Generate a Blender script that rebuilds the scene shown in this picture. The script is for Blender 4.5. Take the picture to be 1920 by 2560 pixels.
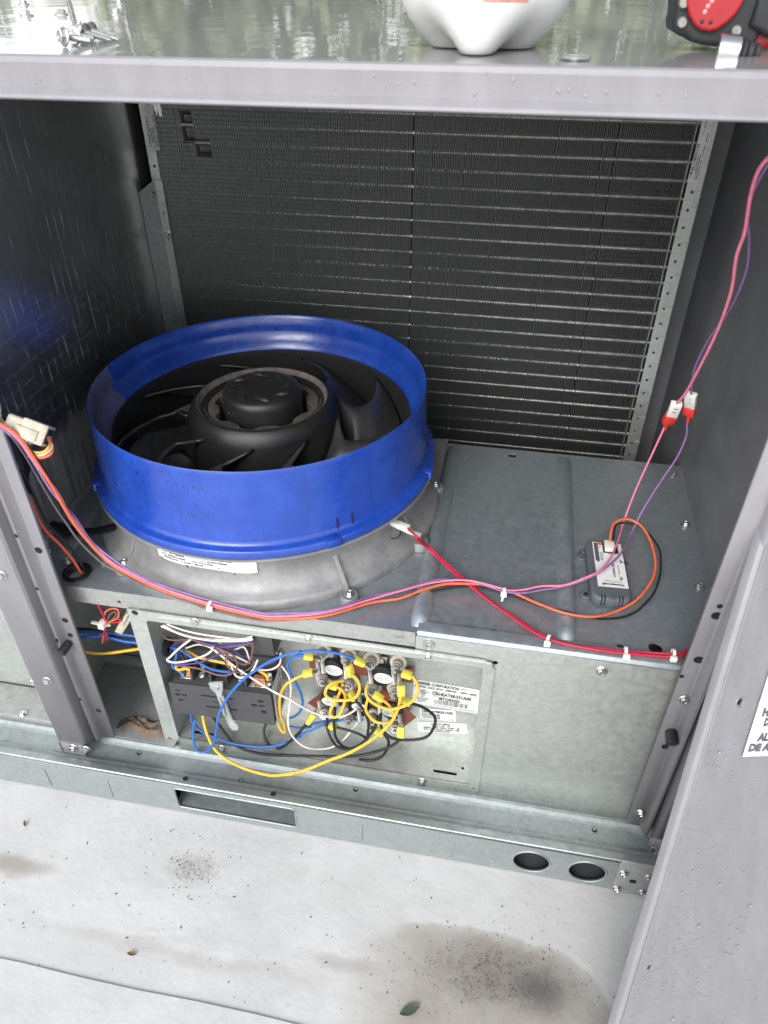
import bpy, bmesh, math, random
from mathutils import Vector, Matrix
import numpy as np
R_ = math.radians
random.seed(7)
for o in list(bpy.data.objects): bpy.data.objects.remove(o)
S = bpy.context.scene
COL = S.collection

# ------------------------------------------------------------------ camera
CAM = Vector((.3733, -.7940, .8436)); PIT, YAW, FPX = R_(-37.22), R_(10.50), 1831.7
cd = bpy.data.cameras.new('camera'); co = bpy.data.objects.new('camera', cd); COL.objects.link(co)
co.location = CAM; co.rotation_euler = (R_(90) + PIT, 0, YAW)
cd.sensor_fit = 'HORIZONTAL'; cd.sensor_width = 36; cd.lens = 36 * FPX / 1920
cd.clip_start = .02; cd.clip_end = 500
cd.dof.use_dof = True; cd.dof.focus_distance = 1.35; cd.dof.aperture_fstop = 11
S.camera = co
# ------------------------------------------------------------------ sky, sun, exposure (overcast)
SUN_EL, SUN_AZ = R_(37), R_(194)          # azimuth measured from +Y clockwise; behind the photographer
w = bpy.data.worlds.new('World'); S.world = w; w.use_nodes = True
nt = w.node_tree; bg = nt.nodes['Background']
sk = nt.nodes.new('ShaderNodeTexSky'); sk.sky_type = 'NISHITA'; sk.sun_disc = False
sk.sun_elevation = SUN_EL; sk.sun_rotation = SUN_AZ; sk.dust_density = 1; sk.air_density = 1.3; sk.ozone_density = 1
hs = nt.nodes.new('ShaderNodeHueSaturation'); hs.inputs['Saturation'].default_value = .28
nt.links.new(sk.outputs[0], hs.inputs['Color']); nt.links.new(hs.outputs[0], bg.inputs[0])
bg.inputs[1].default_value = .15
sl = bpy.data.lights.new('sun', 'SUN'); so = bpy.data.objects.new('sun', sl); COL.objects.link(so)
sl.energy = 1.35; sl.angle = R_(35); sl.color = (1, .975, .94)
sd = Vector((math.sin(SUN_AZ) * math.cos(SUN_EL), math.cos(SUN_AZ) * math.cos(SUN_EL), math.sin(SUN_EL)))
so.rotation_euler = (-sd).to_track_quat('-Z', 'Y').to_euler()
S.view_settings.view_transform = 'Standard'; S.view_settings.look = 'None'
S.view_settings.exposure = 0.95; S.view_settings.gamma = 1
S.view_settings.use_curve_mapping = False
cy = S.cycles; cy.max_bounces = 8; cy.diffuse_bounces = 4; cy.glossy_bounces = 4; cy.transmission_bounces = 6; cy.caustics_reflective = False; cy.caustics_refractive = False; cy.use_denoising = True

# ------------------------------------------------------------------ picture measurements -> points in the place
_fw = Vector((-math.sin(YAW) * math.cos(PIT), math.cos(YAW) * math.cos(PIT), math.sin(PIT)))
_rt = Vector((math.cos(YAW), math.sin(YAW), 0)); _up = _rt.cross(_fw)
def U(px, py, x=None, y=None, z=None):
    d = _fw + _rt * ((px - 960) / FPX) - _up * ((py - 1280) / FPX)
    if z is not None: t = (z - CAM.z) / d.z
    elif y is not None: t = (y - CAM.y) / d.y
    else: t = (x - CAM.x) / d.x
    return CAM + d * t

# ------------------------------------------------------------------ materials
def mat(name, col, rough=.5, metal=0., var=0., vscale=30., bump=0., bscale=200., spec=.5, coat=0., var_col=None, stretch=None, alpha=None, trans=0.):
    m = bpy.data.materials.new(name); m.use_nodes = True
    t = m.node_tree; b = t.nodes['Principled BSDF']
    b.inputs['Base Color'].default_value = (*col, 1); b.inputs['Roughness'].default_value = rough
    b.inputs['Metallic'].default_value = metal; b.inputs['Specular IOR Level'].default_value = spec
    b.inputs['Coat Weight'].default_value = coat; b.inputs['Coat Roughness'].default_value = .06
    b.inputs['Transmission Weight'].default_value = trans
    g = t.nodes.new('ShaderNodeNewGeometry'); vec = g.outputs['Position']
    if stretch:
        mp = t.nodes.new('ShaderNodeMapping'); mp.inputs['Scale'].default_value = stretch
        t.links.new(vec, mp.inputs[0]); vec = mp.outputs[0]
    if var:
        n = t.nodes.new('ShaderNodeTexNoise'); n.inputs['Scale'].default_value = vscale; n.inputs['Detail'].default_value = 6; n.inputs['Roughness'].default_value = .65
        t.links.new(vec, n.inputs['Vector'])
        r = t.nodes.new('ShaderNodeValToRGB'); r.color_ramp.elements[0].position = .3; r.color_ramp.elements[1].position = .7
        c2 = var_col or tuple(min(1, c * (1 + var)) for c in col)
        r.color_ramp.elements[0].color = (*[c * (1 - var) if not var_col else c for c in col], 1); r.color_ramp.elements[1].color = (*c2, 1)
        t.links.new(n.outputs['Fac'], r.inputs[0]); t.links.new(r.outputs[0], b.inputs['Base Color'])
        mr = t.nodes.new('ShaderNodeMapRange'); mr.inputs[3].default_value = rough * .82; mr.inputs[4].default_value = min(1, rough * 1.25)
        t.links.new(n.outputs['Fac'], mr.inputs[0]); t.links.new(mr.outputs[0], b.inputs['Roughness'])
    if bump:
        n2 = t.nodes.new('ShaderNodeTexNoise'); n2.inputs['Scale'].default_value = bscale; n2.inputs['Detail'].default_value = 3
        t.links.new(vec, n2.inputs['Vector'])
        bp = t.nodes.new('ShaderNodeBump'); bp.inputs['Strength'].default_value = bump; bp.inputs['Distance'].default_value = .002
        t.links.new(n2.outputs['Fac'], bp.inputs['Height']); t.links.new(bp.outputs[0], b.inputs['Normal'])
    return m
class N:   # tiny node-graph helper
    def __init__(s, m): s.t = m.node_tree; s.b = s.t.nodes['Principled BSDF']
    def add(s, k, **kw):
        n = s.t.nodes.new(k)
        for a, v in kw.items(): setattr(n, a, v)
        return n
    def l(s, a, b): s.t.links.new(a, b)
    def m(s, op, a, b=None, c=None):
        n = s.add('ShaderNodeMath', operation=op)
        for i, v in enumerate((a, b, c)):
            if v is None: continue
            if isinstance(v, (int, float)): n.inputs[i].default_value = v
            else: s.l(v, n.inputs[i])
        return n.outputs[0]
    def noise(s, vec, scale, detail=4, rough=.6):
        n = s.add('ShaderNodeTexNoise'); n.inputs['Scale'].default_value = scale; n.inputs['Detail'].default_value = detail; n.inputs['Roughness'].default_value = rough
        if vec is not None: s.l(vec, n.inputs['Vector'])
        return n.outputs['Fac']
    def rng(s, v, a, b, c=0., d=1.):
        n = s.add('ShaderNodeMapRange'); n.interpolation_type = 'SMOOTHSTEP'
        for i, q in enumerate((a, b, c, d)): n.inputs[1 + i].default_value = q
        s.l(v, n.inputs[0]); return n.outputs[0]
    def mix(s, f, a, b):
        n = s.add('ShaderNodeMix', data_type='RGBA')
        if isinstance(f, (int, float)): n.inputs[0].default_value = f
        else: s.l(f, n.inputs[0])
        for i, v in ((6, a), (7, b)):
            if isinstance(v, tuple): n.inputs[i].default_value = (*v, 1)
            else: s.l(v, n.inputs[i])
        return n.outputs[2]
    def comb(s, x, y, z):
        n = s.add('ShaderNodeCombineXYZ')
        for i, v in enumerate((x, y, z)):
            if isinstance(v, (int, float)): n.inputs[i].default_value = v
            else: s.l(v, n.inputs[i])
        return n.outputs[0]
    def pos(s):
        g = s.add('ShaderNodeNewGeometry'); x = s.add('ShaderNodeSeparateXYZ'); s.l(g.outputs['Position'], x.inputs[0])
        return g.outputs['Position'], x.outputs[0], x.outputs[1], x.outputs[2]
    def bump(s, h, st, dist=.002):
        b = s.add('ShaderNodeBump'); b.inputs['Strength'].default_value = st; b.inputs['Distance'].default_value = dist
        s.l(h, b.inputs['Height']); s.l(b.outputs[0], s.b.inputs['Normal'])

def galv(name, col, rough=.42, metal=.75, dirt=.35, dirt_col=(.16, .15, .13)):
    m = mat(name, col, rough, metal); n = N(m); p, x, y, z = n.pos()
    v = n.add('ShaderNodeTexVoronoi'); v.inputs['Scale'].default_value = 170; n.l(p, v.inputs['Vector'])
    sp = n.add('ShaderNodeSeparateColor'); n.l(v.outputs['Color'], sp.inputs[0])
    c = n.mix(n.rng(sp.outputs[0], 0, 1, 0, .7), col, tuple(q * .82 for q in col))
    big = n.noise(p, 9, 5, .7)
    c = n.mix(n.rng(big, .35, .75, 0, .22), c, tuple(min(1, q * 1.12) for q in col))
    sc1 = n.noise(n.comb(n.m('MULTIPLY', x, 6.), n.m('MULTIPLY', y, 300.), n.m('MULTIPLY', z, 300.)), 1., 3); c = n.mix(n.rng(sc1, .68, .74, 0, .30), c, tuple(min(1, q * 1.45) for q in col))
    sc2 = n.noise(n.comb(n.m('MULTIPLY', n.m('ADD', x, y), 260.), n.m('MULTIPLY', n.m('SUBTRACT', x, y), 9.), n.m('MULTIPLY', z, 11.)), 1., 3); c = n.mix(n.rng(sc2, .69, .75, 0, .28), c, tuple(q * .6 for q in col))
    spk = n.noise(p, 420, 2, .5)
    c = n.mix(n.rng(spk, .66, .74, 0, .25), c, dirt_col)
    d = n.rng(n.noise(p, 22, 8, .75), .56, .78, 0, dirt)
    c = n.mix(d, c, dirt_col); n.l(c, n.b.inputs['Base Color'])
    n.l(n.m('ADD', n.rng(n.noise(p, 60, 4), .2, .8, rough * .8, rough * 1.3), n.m('MULTIPLY', d, .35)), n.b.inputs['Roughness'])
    n.bump(n.noise(p, 12, 3), .10, .004)
    return m
M = {}
M['galv'] = galv('galvanized_steel', (.56, .585, .555))
M['galv_shelf'] = galv('galvanized_shelf', (.465, .52, .55), .42, .75, .22)
M['galv_dirty'] = galv('galvanized_dirty', (.42, .43, .42), .55, .6, .85, (.13, .11, .09))
M['galv_rail'] = galv('galvanized_rail', (.37, .41, .41), .48, .7, .45)
M['paint'] = mat('grey_paint', (.235, .228, .243), .38, .0, .11, 9, .10, 700, spec=.5, stretch=(3, 3, .7))
M['paint_wet'] = mat('grey_paint_wet', (.215, .210, .223), .32, .0, .10, 7, .12, 500, spec=.6, stretch=(4, 4, .8))
M['wall_dark'] = mat('dark_lined_wall', (.23, .235, .25), .5, .35, .18, 9, .35, 260)
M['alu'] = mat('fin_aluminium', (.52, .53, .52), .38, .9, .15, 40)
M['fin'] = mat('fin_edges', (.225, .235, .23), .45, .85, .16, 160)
M['tube'] = mat('coil_tube', (.44, .425, .39), .42, .9, .5, 45)
M['black'] = mat('black_plastic', (.014, .014, .016), .36, 0, .3, 25, .12, 900)
M['black_hub'] = mat('black_hub', (.010, .010, .0115), .34, 0, .35, 18, .25, 1300, spec=.5, var_col=(.020, .019, .018))
M['blade'] = mat('black_blade', (.026, .026, .030), .28, 0, .3, 30, .15, 900, spec=.7, var_col=(.046, .043, .041))
M['rail_shade'] = mat('painted_rail_shade', (.055, .064, .072), .6)  # dark tone paints the deep shade inside the hollow rail
M['void'] = mat('dark_gap', (.006, .006, .007), .8)  # near-black painted for the shade of holes and gaps; also the black throat liner
M['screw'] = mat('zinc_screw', (.55, .55, .53), .30, .95, .25, 300)
M['white_pl'] = mat('white_plastic', (.78, .77, .72), .42, 0, .05, 100)
M['cream'] = mat('dirty_cream_plastic', (.62, .57, .47), .5, 0, .25, 120, .2, 500, var_col=(.38, .33, .26))
M['nylon'] = mat('nylon_tie', (.80, .79, .74), .35)
M['paper'] = mat('label_paper', (.78, .79, .78), .55, 0, .04, 120)
M['ink'] = mat('label_ink', (.035, .035, .04), .6)
M['ink_grey'] = mat('label_ink_grey', (.10, .10, .11), .6)
M['orange_pr'] = mat('label_orange', (.65, .16, .04), .55)
M['sensor'] = mat('slate_plastic', (.105, .118, .135), .55, 0, .08, 80, .25, 1500)
M['sensor_d'] = mat('slate_plastic_slot', (.02, .022, .026), .6)
M['ceramic'] = mat('ceramic', (.44, .395, .325), .55, 0, .12, 220, .15, 900)
M['mica'] = mat('red_brown_insulator', (.22, .060, .035), .38, 0, .25, 60)
M['cont'] = mat('contactor_plastic', (.055, .055, .06), .5, 0, .15, 90, .2, 900)
M['cont_d'] = mat('contactor_slot', (.012, .012, .014), .7)
M['copper'] = mat('copper', (.62, .26, .14), .35, .9, .2, 300)
M['clear'] = mat('clear_plastic', (.55, .57, .57), .18, 0); M['clear'].node_tree.nodes['Principled BSDF'].inputs['Alpha'].default_value = .45
M['steel_dk'] = mat('dull_steel', (.30, .29, .27), .42, .9, .25, 300)
M['yterm'] = mat('yellow_terminal', (.74, .66, .09), .35, 0, .12, 400)
M['rterm'] = mat('red_terminal', (.70, .05, .04), .30, 0, .1, 400)
M['rust'] = mat('fibre_insulation', (.16, .09, .045), .9, 0, .5, 45, .8, 300, var_col=(.16, .15, .13))
M['drill_b'] = mat('drill_rubber', (.018, .02, .023), .55, 0, .2, 90, .2, 900)
M['drill_r'] = mat('drill_red', (.36, .015, .02), .36, 0, .1, 60)
M['faded_mark'] = mat('faded_pink_mark', (.62, .28, .27), .5)
M['chrome'] = mat('chrome_clip', (.50, .50, .52), .25, 1.)
M['milk'] = mat('milky_plastic', (.54, .54, .53), .38, 0, .07, 14, .45, 26); M['milk'].node_tree.nodes['Principled BSDF'].inputs['Subsurface Weight'].default_value = .35; M['milk'].node_tree.nodes['Principled BSDF'].inputs['Subsurface Radius'].default_value = (.02, .02, .02)
M['water'] = mat('water_drop', (.95, .97, 1), .02, 0, trans=1.); M['water'].node_tree.nodes['Principled BSDF'].inputs['IOR'].default_value = 1.33
M['bead'] = mat('rain_bead', (.27, .265, .28), .10, 0, spec=.7)
M['grit'] = mat('dark_grit', (.075, .062, .05), .9, 0, .5, 60)
M['leaf'] = mat('leaf', (.21, .24, .13), .6, 0, .45, 1.2)
M['bark'] = mat('bark', (.10, .075, .055), .9)
WC = dict(orange=(.80, .145, .06), black=(.016, .016, .018), purple=(.26, .14, .34), pink=(.72, .20, .30), red=(.52, .02, .06), brown=(.16, .085, .075), grey=(.13, .115, .115),
          blue=(.03, .14, .48), yellow=(.72, .43, .05), white=(.74, .69, .62), violet=(.075, .05, .22))
for k, c in WC.items(): M['w_' + k] = mat('wire_' + k, c, .42, 0, .16, 110, .10, 600, spec=.4)

# cast aluminium
def mk_cast():
    m = mat('cast_aluminium', (.36, .36, .36), .58, .45); n = N(m); p, x, y, z = n.pos()
    c = n.mix(n.rng(n.noise(p, 14, 7, .7), .3, .72), (.25, .25, .255), (.40, .398, .393))
    c = n.mix(n.rng(n.noise(p, 90, 5, .7), .62, .72, 0, .5), c, (.12, .115, .11)); n.l(c, n.b.inputs['Base Color'])
    n.bump(n.noise(p, 160, 5), .25, .002); return m
M['cast'] = mk_cast()
FC = Vector((-.0539, .3168, 0))      # fan axis
def mk_blue():
    m = mat('blue_plastic', (.012, .05, .42), .30, spec=.7); n = N(m); p, x, y, z = n.pos()
    dx = n.m('SUBTRACT', x, FC.x); dy = n.m('SUBTRACT', y, FC.y); a = n.m('ARCTAN2', dy, dx)
    v = n.comb(n.m('MULTIPLY', a, 46.), n.m('MULTIPLY', z, 30.), 0.)
    st = n.rng(n.noise(v, 1.9, 3, .55), .60, .645)
    patch = n.m('MULTIPLY', n.rng(n.noise(p, 9, 3), .36, .50), n.rng(n.m('SUBTRACT', 0., dx), -.10, .02))
    rim = n.rng(z, .125, .15)
    f = n.m('MULTIPLY', st, n.m('MULTIPLY', patch, n.m('MULTIPLY', rim, .92)))
    base = n.mix(n.rng(n.noise(p, 16, 6, .7), .35, .7), (.010, .050, .33), (.018, .076, .42))
    base = n.mix(n.rng(n.noise(p, 6, 7, .75), .50, .74, 0, .22), base, (.045, .080, .30))
    base = n.mix(n.rng(n.noise(n.comb(n.m('MULTIPLY', a, 14.), n.m('MULTIPLY', z, 3.), 0.), 1., 4), .52, .66, 0, .30), base, (.010, .035, .24))
    c = n.mix(f, base, (.012, .014, .05))
    # grey dust patch with its own wavy edge on the inside of the lip, left side
    da = n.m('ABSOLUTE', n.m('SUBTRACT', n.m('ABSOLUTE', a), 3.00)); r = n.m('SQRT', n.m('ADD', n.m('MULTIPLY', dx, dx), n.m('MULTIPLY', dy, dy)))
    ins = n.m('MULTIPLY', n.m('LESS_THAN', r, .2910), n.m('LESS_THAN', x, FC.x))
    band = n.m('MULTIPLY', n.rng(n.m('ADD', a, n.m('MULTIPLY', n.noise(p, 40, 4), .25)), -3.02, -2.98, 0, 1), n.m('LESS_THAN', a, -2.35))
    c = n.mix(n.m('MULTIPLY', n.m('MULTIPLY', ins, band), .62), c, (.17, .145, .125))
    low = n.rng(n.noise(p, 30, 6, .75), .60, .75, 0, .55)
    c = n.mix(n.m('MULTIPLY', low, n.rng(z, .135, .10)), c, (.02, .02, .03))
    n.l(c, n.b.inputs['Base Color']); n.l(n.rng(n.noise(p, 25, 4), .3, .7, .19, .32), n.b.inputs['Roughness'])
    n.bump(n.noise(p, 22, 3), .06, .004); return m
M['blue'] = mk_blue()
def mk_foil():
    m = mat('foil_scrim', (.34, .35, .37), .27, .92); n = N(m); p, x, y, z = n.pos()
    wob = n.m('MULTIPLY', n.m('SUBTRACT', n.noise(p, 9, 2), .5), .006)
    def line(v, per, wd):
        f = n.m('FRACT', n.m('DIVIDE', v, per)); return n.m('LESS_THAN', f, wd / per)
    yy = n.m('ADD', y, wob); zz = n.m('ADD', z, wob)
    low = n.rng(z, .50, .28)
    l = n.m('MULTIPLY', line(yy, .0215, .0012), n.rng(n.noise(n.comb(n.m('MULTIPLY', y, 46.), 0., n.m('MULTIPLY', z, 14.)), 1., 3), .46, .68, .07, 1.))
    l = n.m('MAXIMUM', l, n.m('MULTIPLY', n.m('MULTIPLY', line(zz, .027, .0009), low), .24))
    d1 = n.m('SUBTRACT', n.m('MULTIPLY', zz, .8), n.m('MULTIPLY', yy, -.6)); l = n.m('MAXIMUM', l, n.m('MULTIPLY', n.m('MULTIPLY', line(d1, .042, .0009), low), .14))
    base = n.mix(n.rng(n.noise(p, 8, 5), .3, .7), (.62, .625, .64), (.72, .725, .74))
    stv = n.comb(0., n.m('MULTIPLY', y, 70.), n.m('MULTIPLY', z, 5.))
    wet = n.m('MULTIPLY', n.rng(z, .17, .09), n.rng(n.noise(stv, 1., 4), .45, .6))
    base = n.mix(n.m('MULTIPLY', wet, .6), base, (.10, .095, .09))
    dust = n.rng(n.m('ADD', z, n.m('MULTIPLY', n.noise(n.comb(0., n.m('MULTIPLY', y, 30.), 0.), 1., 3), .06)), .20, .15)
    base = n.mix(n.m('MULTIPLY', dust, .5), base, (.24, .225, .21))
    c = n.mix(l, base, (.92, .93, .95)); n.l(c, n.b.inputs['Base Color'])
    n.l(n.m('SUBTRACT', .95, n.m('ADD', n.m('MULTIPLY', l, .93), n.m('MULTIPLY', dust, .4))), n.b.inputs['Metallic'])
    n.l(n.m('ADD', n.rng(n.noise(p, 10, 4), .3, .7, .27, .36), n.m('MULTIPLY', dust, .25)), n.b.inputs['Roughness'])
    n.bump(n.m('ADD', n.m('MULTIPLY', l, .4), n.noise(p, 14, 3)), .16, .003); return m
M['foil'] = mk_foil()
def mk_lid():
    m = mat('wet_lid_paint', (.30, .30, .30), .3, coat=.8); n = N(m); p, x, y, z = n.pos()
    n.b.inputs['Coat Roughness'].default_value = .035; n.b.inputs['Coat IOR'].default_value = 1.4
    v = n.comb(n.m('MULTIPLY', x, 1.), n.m('MULTIPLY', y, .55), 0.)
    h = n.m('ADD', n.noise(v, 9, 3, .5), n.m('MULTIPLY', n.noise(v, 46, 3, .6), .22))
    bp = n.add('ShaderNodeBump'); bp.inputs['Strength'].default_value = .30; bp.inputs['Distance'].default_value = .004
    n.l(h, bp.inputs['Height']); n.l(bp.outputs[0], n.b.inputs['Normal']); n.l(bp.outputs[0], n.b.inputs['Coat Normal'])
    return m
M['lid'] = mk_lid()
GZ = -.469
def mk_roof():
    m = mat('white_roof_membrane', (.56, .56, .56), .5); n = N(m); p, x, y, z = n.pos()
    wa = n.m('MULTIPLY', n.m('SUBTRACT', n.noise(p, 7, 6, .6), .5), .07)
    def blob(cx, cy, sx, sy, a, b, pw=2., wk=1.):
        wx = n.m('ADD', x, n.m('MULTIPLY', wa, wk)); wy = n.m('ADD', y, n.m('MULTIPLY', wa, wk))
        d = n.m('POWER', n.m('ADD', n.m('POWER', n.m('ABSOLUTE', n.m('DIVIDE', n.m('SUBTRACT', wx, cx), sx)), pw), n.m('POWER', n.m('ABSOLUTE', n.m('DIVIDE', n.m('SUBTRACT', wy, cy), sy)), pw)), 1. / pw)
        return n.rng(d, a, b, 1, 0)
    c = n.mix(n.rng(n.noise(p, 6, 6, .7), .35, .7), (.54, .538, .53), (.605, .603, .597))
    c = n.mix(n.rng(n.noise(p, 3.2, 7, .7), .54, .70, 0, .35), c, (.43, .42, .40))
    c = n.mix(n.rng(n.noise(n.comb(n.m('MULTIPLY', x, 2.2), n.m('MULTIPLY', y, 11.), 0.), 1., 6, .65), .52, .70, 0, .25), c, (.46, .445, .42))
    c = n.mix(n.rng(n.noise(n.comb(n.m('MULTIPLY', x, 3.), n.m('MULTIPLY', y, 9.), 4.), 1., 5, .6), .55, .70, 0, .6), c, (.62, .622, .62))
    sp = n.rng(n.noise(p, 210, 5, .7), .42, .62); sp2 = n.rng(n.noise(p, 60, 6, .75), .40, .62)
    q = U(1190, 2530, z=GZ); b1 = n.m('MULTIPLY', blob(q.x, q.y, .225, .118, .84, 1.05, 2.8, .8), n.rng(n.m('ADD', x, wa), q.x - .25, q.x - .08)); tide = n.m('MULTIPLY', n.m('SUBTRACT', blob(q.x, q.y, .225, .118, .97, 1.03, 2.8, .8), blob(q.x, q.y, .225, .118, .86, .99, 2.8, .8)), n.rng(n.m('ADD', x, wa), q.x - .17, q.x - .10))
    c = n.mix(n.m('MULTIPLY', b1, n.rng(n.noise(p, 9, 6, .7), .2, .8, .55, 1.)), c, (.31, .28, .235))
    c = n.mix(n.m('MULTIPLY', tide, .25), c, (.25, .22, .155))
    q = U(1260, 2445, z=GZ); bd = blob(q.x, q.y, .150, .055, .2, 1.25, 2., 1.6)
    c = n.mix(n.m('MULTIPLY', n.m('MULTIPLY', bd, b1), n.m('ADD', .40, n.m('MULTIPLY', n.m('MULTIPLY', sp, sp2), .55))), c, (.10, .088, .075))
    q = U(1350, 2470, z=GZ); b2 = blob(q.x, q.y, .052, .034, .1, 1.3)
    c = n.mix(n.m('MULTIPLY', b2, .72), c, (.075, .072, .07))
    q = U(490, 2165, z=GZ); b3 = blob(q.x, q.y, .045, .028, .2, 1.5)
    c = n.mix(n.m('MULTIPLY', b3, n.m('ADD', .18, n.m('MULTIPLY', sp, .6))), c, (.19, .175, .16))
    q = U(20, 2165, z=GZ); b4 = blob(q.x, q.y, .075, .018, .3, 1.5)
    c = n.mix(n.m('MULTIPLY', b4, .6), c, (.24, .20, .165))
    q = U(420, 2380, z=GZ); b5 = blob(q.x, q.y, .22, .012, .2, 1.6)
    c = n.mix(n.m('MULTIPLY', b5, .30), c, (.33, .30, .27))
    q = U(860, 2410, z=GZ); b6 = blob(q.x, q.y, .06, .012, .2, 1.6)
    c = n.mix(n.m('MULTIPLY', b6, .45), c, (.31, .28, .24))
    fs = n.rng(n.noise(p, 300, 3, .6), .71, .77, 0, .35)
    c = n.mix(fs, c, (.24, .22, .20))
    n.l(c, n.b.inputs['Base Color']); n.l(n.rng(n.noise(p, 7, 4), .35, .65, .25, .55), n.b.inputs['Roughness'])
    n.bump(n.m('ADD', n.noise(p, 7, 4), n.m('MULTIPLY', n.noise(p, 150, 3), .10)), .35, .012); return m
M['roof'] = mk_roof()

# ------------------------------------------------------------------ builders
WM = {}
def link(o, parent=None, W=None):
    W = W or Matrix(); COL.objects.link(o); WM[o.name] = W
    if parent is not None:
        o.parent = parent; o.matrix_local = WM[parent.name].inverted() @ W
    else: o.matrix_world = W
    return o
def tag(o, label=None, cat=None, group=None, kind=None):
    for k, v in (('label', label), ('category', cat), ('group', group), ('kind', kind)):
        if v: o[k] = v
    return o
def thing(name, loc, label, cat, group=None):
    o = bpy.data.objects.new(name, None); o.empty_display_size = .02
    link(o, None, Matrix.Translation(Vector(loc))); return tag(o, label, cat, group)
def fill(me, mats, smooth=False, ang=None):
    for k in (mats if isinstance(mats, (list, tuple)) else [mats]): me.materials.append(M[k])
    if smooth:
        for p in me.polygons: p.use_smooth = True
        if ang: me.set_sharp_from_angle(angle=R_(ang))
def obj(name, V, F, m, parent=None, smooth=False, ang=35, mi=None, W=None):
    me = bpy.data.meshes.new(name); me.from_pydata([tuple(v) for v in V], [], F); me.update()
    fill(me, m, smooth, ang)
    if mi:
        for p, i in zip(me.polygons, mi): p.material_index = i
    return link(bpy.data.objects.new(name, me), parent, W)
def bmobj(name, bm, m, parent=None, smooth=False, ang=35, W=None):
    me = bpy.data.meshes.new(name); bmesh.ops.recalc_face_normals(bm, faces=bm.faces); bm.to_mesh(me); bm.free(); fill(me, m, smooth, ang)
    return link(bpy.data.objects.new(name, me), parent, W)
def bm_box(bm, lo, hi, W=None):
    lo = Vector(lo); hi = Vector(hi); c = (lo + hi) / 2; s = hi - lo
    mm = Matrix.Translation(c) @ Matrix.Diagonal((abs(s.x), abs(s.y), abs(s.z), 1))
    return bmesh.ops.create_cube(bm, size=1, matrix=(W or Matrix()) @ mm)['verts']
def box(name, lo, hi, m, parent=None, bev=0., seg=2, W=None):
    bm = bmesh.new(); bm_box(bm, lo, hi)
    if bev: bmesh.ops.bevel(bm, geom=bm.edges[:], offset=bev, segments=seg, affect='EDGES', profile=.5)
    return bmobj(name, bm, m, parent, bool(bev), 40, W)
def frame(o, u, v):
    u = Vector(u).normalized(); v = Vector(v); v = (v - u * v.dot(u)).normalized(); n = u.cross(v)
    W = Matrix((u, v, n)).transposed().to_4x4(); W.translation = Vector(o); return W
def circ(x, y, r, n=14, ry=None): return [(x + r * math.cos(2 * math.pi * i / n), y + (ry or r) * math.sin(2 * math.pi * i / n)) for i in range(n)]
def rrect(x0, y0, x1, y1, r=.004, n=4):
    P = []
    for cx, cy, a in ((x1 - r, y1 - r, 0), (x0 + r, y1 - r, 90), (x0 + r, y0 + r, 180), (x1 - r, y0 + r, 270)):
        for i in range(n + 1): P.append((cx + r * math.cos(R_(a + 90 * i / n)), cy + r * math.sin(R_(a + 90 * i / n))))
    return P
def sheet_mesh(name, outline, holes=(), th=.0015, bev=0.):
    cu = bpy.data.curves.new(name, 'CURVE'); cu.dimensions = '2D'; cu.fill_mode = 'BOTH'; cu.extrude = th / 2; cu.bevel_depth = bev
    for P in [outline] + list(holes):
        s = cu.splines.new('POLY'); s.points.add(len(P) - 1); s.use_cyclic_u = True
        for q, (x, y) in zip(s.points, P): q.co = (x, y, 0, 1)
    t = bpy.data.objects.new('tmp', cu); COL.objects.link(t)
    me = bpy.data.meshes.new_from_object(t.evaluated_get(bpy.context.evaluated_depsgraph_get()))
    bpy.data.objects.remove(t); bpy.data.curves.remove(cu); me.name = name; return me
def sheet(name, outline, holes, W, m, parent=None, th=.0015, bev=0.):
    me = sheet_mesh(name, outline, holes, th, bev); me.materials.clear(); fill(me, m)
    return link(bpy.data.objects.new(name, me), parent, W)
def frontplane(y): return frame((0, y, 0), (1, 0, 0), (0, 0, 1))        # (x, z) on a sheet facing the photographer
def lathe(name, prof, m, parent, c=(0, 0, 0), n=96, a0=0., a1=360., smooth=True, ang=40, W=None):
    full = abs(a1 - a0) > 359; k = n if full else n + 1; V = []; F = []
    for i in range(k):
        a = R_(a0 + (a1 - a0) * i / n)
        for r, z in prof: V.append((c[0] + r * math.cos(a), c[1] + r * math.sin(a), c[2] + z))
    L = len(prof)
    for i in range(n):
        j = (i + 1) % k
        for q in range(L - 1): F.append((i * L + q, j * L + q, j * L + q + 1, i * L + q + 1))
    return obj(name, V, F, m, parent, smooth, ang, W=W)
def smooth_path(P, per=6):
    P = [Vector(p) for p in P]
    if len(P) < 3: return P
    Q = [P[0] * 2 - P[1]] + P + [P[-1] * 2 - P[-2]]; out = []
    for i in range(1, len(Q) - 2):
        a, b, c, d = Q[i - 1], Q[i], Q[i + 1], Q[i + 2]
        for k in range(per):
            t = k / per; out.append(.5 * ((2 * b) + (c - a) * t + (2 * a - 5 * b + 4 * c - d) * t * t + (3 * b - a - 3 * c + d) * t ** 3))
    out.append(P[-1]); return out
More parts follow.
